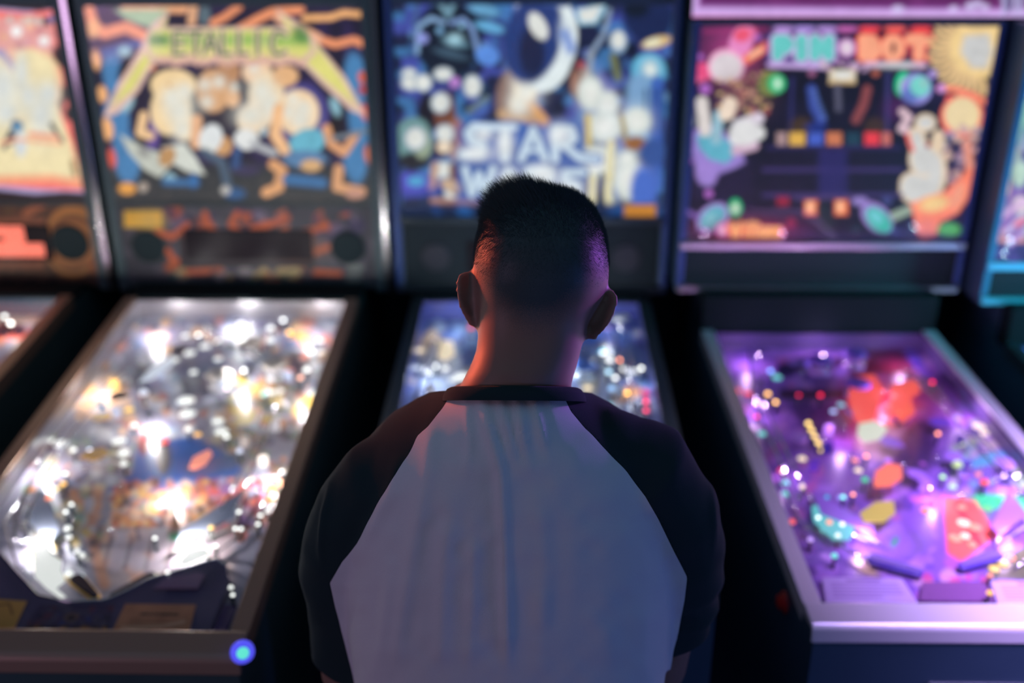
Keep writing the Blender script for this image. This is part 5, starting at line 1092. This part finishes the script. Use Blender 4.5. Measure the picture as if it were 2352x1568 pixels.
# face details on the far side
for sx in (-1, 1):
    MB().dome(hc+fw*.088+_R*sx*.031-dn*.008, .0125, .0125, 14, tuple(fw)).build('eye', mat('eye_white', (.7, .7, .7), .2), person, True)
    MB().tube([hc+fw*.097+_R*sx*.016-dn*.030, hc+fw*.099+_R*sx*.034-dn*.033, hc+fw*.088+_R*sx*.052-dn*.028], .003, 6).build('eyebrow', mat('brow', (.03, .02, .02), .8), person, True)
MB().tube([hc+fw*.104+_R*x+dn*.040 for x in (-.022, -.008, .008, .022)], [.002, .0042, .0042, .002], 8).build('lips', mat('lips', (.45, .2, .17), .5), person, True)

# hair: short clipped strands round the head, longer swept ones on top
rng = np.random.RandomState(5)
N = normals(BV, BT)
tri_c = BV[BT].mean(1); hm = hair[BT].mean(1); ar = np.linalg.norm(np.cross(BV[BT[:, 1]]-BV[BT[:, 0]], BV[BT[:, 2]]-BV[BT[:, 0]]), axis=1)
sel = np.where((hm > .12) & (tri_c[:, 2] > 1.40))[0]; pr = (ar*np.clip(hm, .2, 1))[sel]; pr /= pr.sum()
def strands(n, prob_ids, prob, length, comb, wid, segs, curl=0.0, jit=.16):
    ids = rng.choice(prob_ids, n, p=prob); r1, r2 = rng.rand(n, 1), rng.rand(n, 1); s = np.sqrt(r1)
    A, B, C = BV[BT[ids, 0]], BV[BT[ids, 1]], BV[BT[ids, 2]]
    p = A*(1-s)+B*s*(1-r2)+C*s*r2; nn = N[BT[ids, 0]]
    L = length(p, ids)[:, None]*(.7+.6*rng.rand(n, 1)); d = nn+comb(p, nn)+rng.randn(n, 3)*jit; d /= np.linalg.norm(d, axis=1, keepdims=True)
    side = np.cross(d, p-EYE); side /= np.linalg.norm(side, axis=1, keepdims=True)+1e-9
    V = []; F = []
    cur = p-nn*.0008; bend = comb(p, nn)*curl
    rows = []
    for i in range(segs+1):
        w_ = wid*(1-i/segs)+.00002
        rows.append((cur-side*w_, cur+side*w_)); cur = cur+d*L/segs; d = d+bend/segs+rng.randn(n, 3)*.05; d /= np.linalg.norm(d, axis=1, keepdims=True)
    V = np.stack([x for r in rows for x in r], 1).reshape(-1, 3)
    k = 2*(segs+1); base = np.arange(n)*k
    F = np.concatenate([np.stack([base+2*i, base+2*i+1, base+2*i+3, base+2*i+2], 1) for i in range(segs)])
    return V, F.tolist()
def len_short(p, ids):
    v = proj(p)[1]; return .0012+.0065*sstep(700, 470, v)
def comb_short(p, nn): return np.array(dn)*0.9+0*nn
hairmat = mat('dark_hair', (.045, .068, .074), .5, spec=.3)
Vh, Fh = strands(30000, sel, pr, len_short, comb_short, .00010, 1)
hmb = MB(); hmb.add(Vh, Fh)
topsel = sel[(proj(tri_c[sel])[1] < 545)]; pt = ar[topsel]/ar[topsel].sum()
def len_top(p, ids):
    u, v = proj(p); return .004+.018*sstep(540, 445, v)*(.40+.60*sstep(1290, 1200, u))
def comb_top(p, nn): return -_R*.55+(-dn)*.35-fw*.1+0*nn
Vh, Fh = strands(11000, topsel, pt, len_top, comb_top, .00022, 4, .7, .32); hmb.add(Vh, Fh)
q_ = at(1152, 500, 1.20)     # one stray tuft on the left of the crown
for k in range(14):
    a = q_+rng.randn(3)*.0015; hmb.tube([a, at(1143+rng.randn()*2, 462, 1.2), at(1138+rng.randn()*4, 432+rng.rand()*14, 1.2)], [.0003, .00025, .0001], 3)
hmb.build('hair', hairmat, person)

# ---- raglan shirt: one smooth surface cut along its seams into body panel and sleeves
sh = MB()
loft(sh, [ring_h(*t) for t in STO])
for sx in (-1, 1):
    a = SLV[sx]; sh.tube([p[:3] for p in a], [p[3] for p in a], 28)
SV, SF = remesh(sh, .0045, 16)
ST = tris(SF); SN = normals(SV, ST)
su, sv = proj(SV)
# folds: (polyline in tracing units, half width, height in mm)
FOLDS = [([(1108, 925), (1122, 985), (1150, 1080), (1160, 1250), (1168, 1568)], 13, 3.2), ([(1070, 925), (1080, 1000), (1070, 1120)], 10, 1.8), ([(1150, 925), (1168, 1000), (1190, 1090)], 9, 2.6), ([(1190, 925), (1202, 1010), (1225, 1100)], 9, 2.6), ([(1228, 925), (1245, 1000), (1268, 1080)], 9, 2.4), ([(1262, 925), (1290, 1000)], 8, 1.8),
         ([(995, 960), (985, 1080), (960, 1200), (935, 1350), (900, 1568)], 20, 3.0), ([(915, 1060), (900, 1130), (850, 1220), (800, 1310)], 16, 2.6), ([(1040, 1150), (1020, 1300), (1010, 1568)], 20, 2.2), ([(900, 1300), (890, 1400), (868, 1568)], 18, 2.4), ([(1090, 1200), (1085, 1400), (1075, 1568)], 14, 1.6),
         ([(1240, 1150), (1250, 1300), (1240, 1568)], 22, 1.6), ([(1500, 1170), (1450, 1185), (1420, 1180)], 9, 1.8), ([(1380, 1380), (1400, 1568)], 30, 1.8), ([(1480, 1380), (1470, 1568)], 26, 1.6), ([(775, 1345), (830, 1350), (880, 1330)], 10, 1.4),
         ([(760, 1110), (745, 1180), (738, 1260), (742, 1330)], 8, 3.0), ([(712, 1392), (730, 1400), (745, 1398)], 6, 3.0), ([(1650, 1380), (1610, 1400)], 9, 2.0), ([(1632, 1100), (1640, 1200), (1640, 1300)], 8, 2.0)]
pf = Paint(su, sv); H = np.zeros(len(SV))
for pl, w_, h_ in FOLDS: H += h_*.0018*np.exp(-(pf.dist(pl)/w_)**2)*(1-np.exp(-(np.hypot(su-pl[-1][0], sv-pl[-1][1])/70)**2))*(1-.6*np.exp(-(np.hypot(su-pl[0][0], sv-pl[0][1])/50)**2))
H += .0011*(pf.noise(38, 77)-.5)*2
back = (SV[:, 1] < 1.12)
SV = SV+SN*(H*np.where(back, 1, .35))[:, None]
def sdist(poly):
    d = pf.dist(poly, True); return np.where(pf.inside(poly), d, -d)
WHITE = [(1036, 900), (1288, 898), (1312, 945), (1345, 985), (1392, 1032), (1440, 1084), (1482, 1140), (1512, 1192), (1540, 1250), (1578, 1325), (1572, 1378), (1560, 1440), (1532, 1568), (1500, 2600), (850, 2600), (815, 1568), (790, 1470), (770, 1395), (757, 1340), (786, 1290), (822, 1248), (850, 1195), (880, 1140), (912, 1090), (944, 1030), (958, 1002), (985, 985), (1004, 958)]
S = sdist(WHITE)
zs = SV[:, 2]; frontish = SV[:, 1] > 1.13
body_x = np.abs(SV[:, 0]-X0)
S = np.where(frontish & (zs < 1.30), np.minimum(60, (.192-body_x)*2000), S)
# neck opening and hems
nk_c = np.array([-.016, 1.092, 1.440]); nk_n = np.array([0, .53, 1.0]); nk_n = nk_n/np.linalg.norm(nk_n)
open_ = (SV-nk_c)@nk_n
neckcut = -(open_)           # keep below the neck plane
arm_out = body_x > .150
slv_cut = np.where(SV[:, 0] < X0, zs-1.016-(X0-.228-SV[:, 0])*.35, zs-1.074-(SV[:, 0]-.18)*.25)
def sub(S_):
    return clip_mesh(SV, ST, S_)
shirtwhite = mat('white_jersey', (.76, .75, .80), .85, sheen=.3, bump=.25, nscale=900)
shirtblack = mat('black_jersey', (.015, .033, .038), .95, spec=.2, sheen=.04, bump=.25, nscale=900)
V1, F1 = sub(np.minimum(np.minimum(S*.0005, neckcut), zs-.86))
ins = MB(); loft(ins, [ring_h(z, x, w-.003, a+.003, b-.003) for z, x, w, a, b in STO if .85 < z < 1.23], 64, caps=False); ins.add(V1, F1); V1, F1 = np.vstack(ins.v), ins.f
shirt = make('shirt', V1, F1, shirtwhite, person)
shirt['label'] = 'white back panel of the shirt'
for sx in (-1, 1):
    # sleeve side of the seam, left or right half
    half = np.where((SV[:, 0]-X0)*sx > 0, 1.0, -1.0)*(np.abs(SV[:, 0]-X0)+.001)
    Vs, Fs = sub(np.minimum(np.minimum(-S*.0005, neckcut), np.minimum(slv_cut, half)))
    o = make('sleeve', Vs, Fs, shirtblack, shirt); o['label'] = 'black sleeve'
    m_ = o.modifiers.new('thick', 'SOLIDIFY'); m_.thickness = .0012; m_.offset = -1
# collar band
cp = MB()
def band(rw, rb, rf, up, c0=nk_c):
    ax = np.array([1, 0, 0.0]); ay = np.cross(nk_n, ax)
    return (c0+nk_n*up, (1, 0, 0), -ay, rw, rb, rf, 2.15)
loft(cp, [band(.0850, .0820, .075, -.0125), band(.0850, .0830, .075, -.0095), band(.0830, .0818, .074, -.003), band(.0795, .0790, .072, .002), band(.0755, .0760, .070, .0040), band(.0735, .0745, .068, .002), band(.076, .076, .069, -.012)], 64, caps=False)
make('collar', np.vstack(cp.v), cp.f, shirtblack, shirt)['label'] = 'black ribbed collar'
# trousers and shoes
tr = MB()
loft(tr, [ring_h(.93, X0, .170, .932, 1.180, 2.3), ring_h(.85, X0, .184, .920, 1.180, 2.3), ring_h(.78, X0, .186, .925, 1.17, 2.3), ring_h(.72, X0, .18, .95, 1.15, 2.3)])
for sx in (-1, 1): tr.tube([(X0+sx*.088, 1.05, .80), (X0+sx*.10, 1.05, .66), (X0+sx*.108, 1.06, .48), (X0+sx*.115, 1.04, .30), (X0+sx*.12, 1.03, .07)], [.098, .092, .074, .068, .060], 22)
TV, TF = remesh(tr, .008, 5); make('trousers', TV, TF, mat('dark_denim', (.03, .04, .07), .85, noise=.2, nscale=200), person)
for sx in (-1, 1):
    m = MB(); loft(m, [((X0+sx*.12, 1.055, .0), (1, 0, 0), (0, -1, 0), .046, .105, .165, 2.3), ((X0+sx*.12, 1.055, .022), (1, 0, 0), (0, -1, 0), .047, .107, .167, 2.3), ((X0+sx*.12, 1.055, .05), (1, 0, 0), (0, -1, 0), .044, .098, .15, 2.2), ((X0+sx*.12, 1.045, .09), (1, 0, 0), (0, -1, 0), .044, .080, .07, 2.1)])
    m.build('shoe', mat('black_shoe', (.03, .03, .035), .5), person, True)
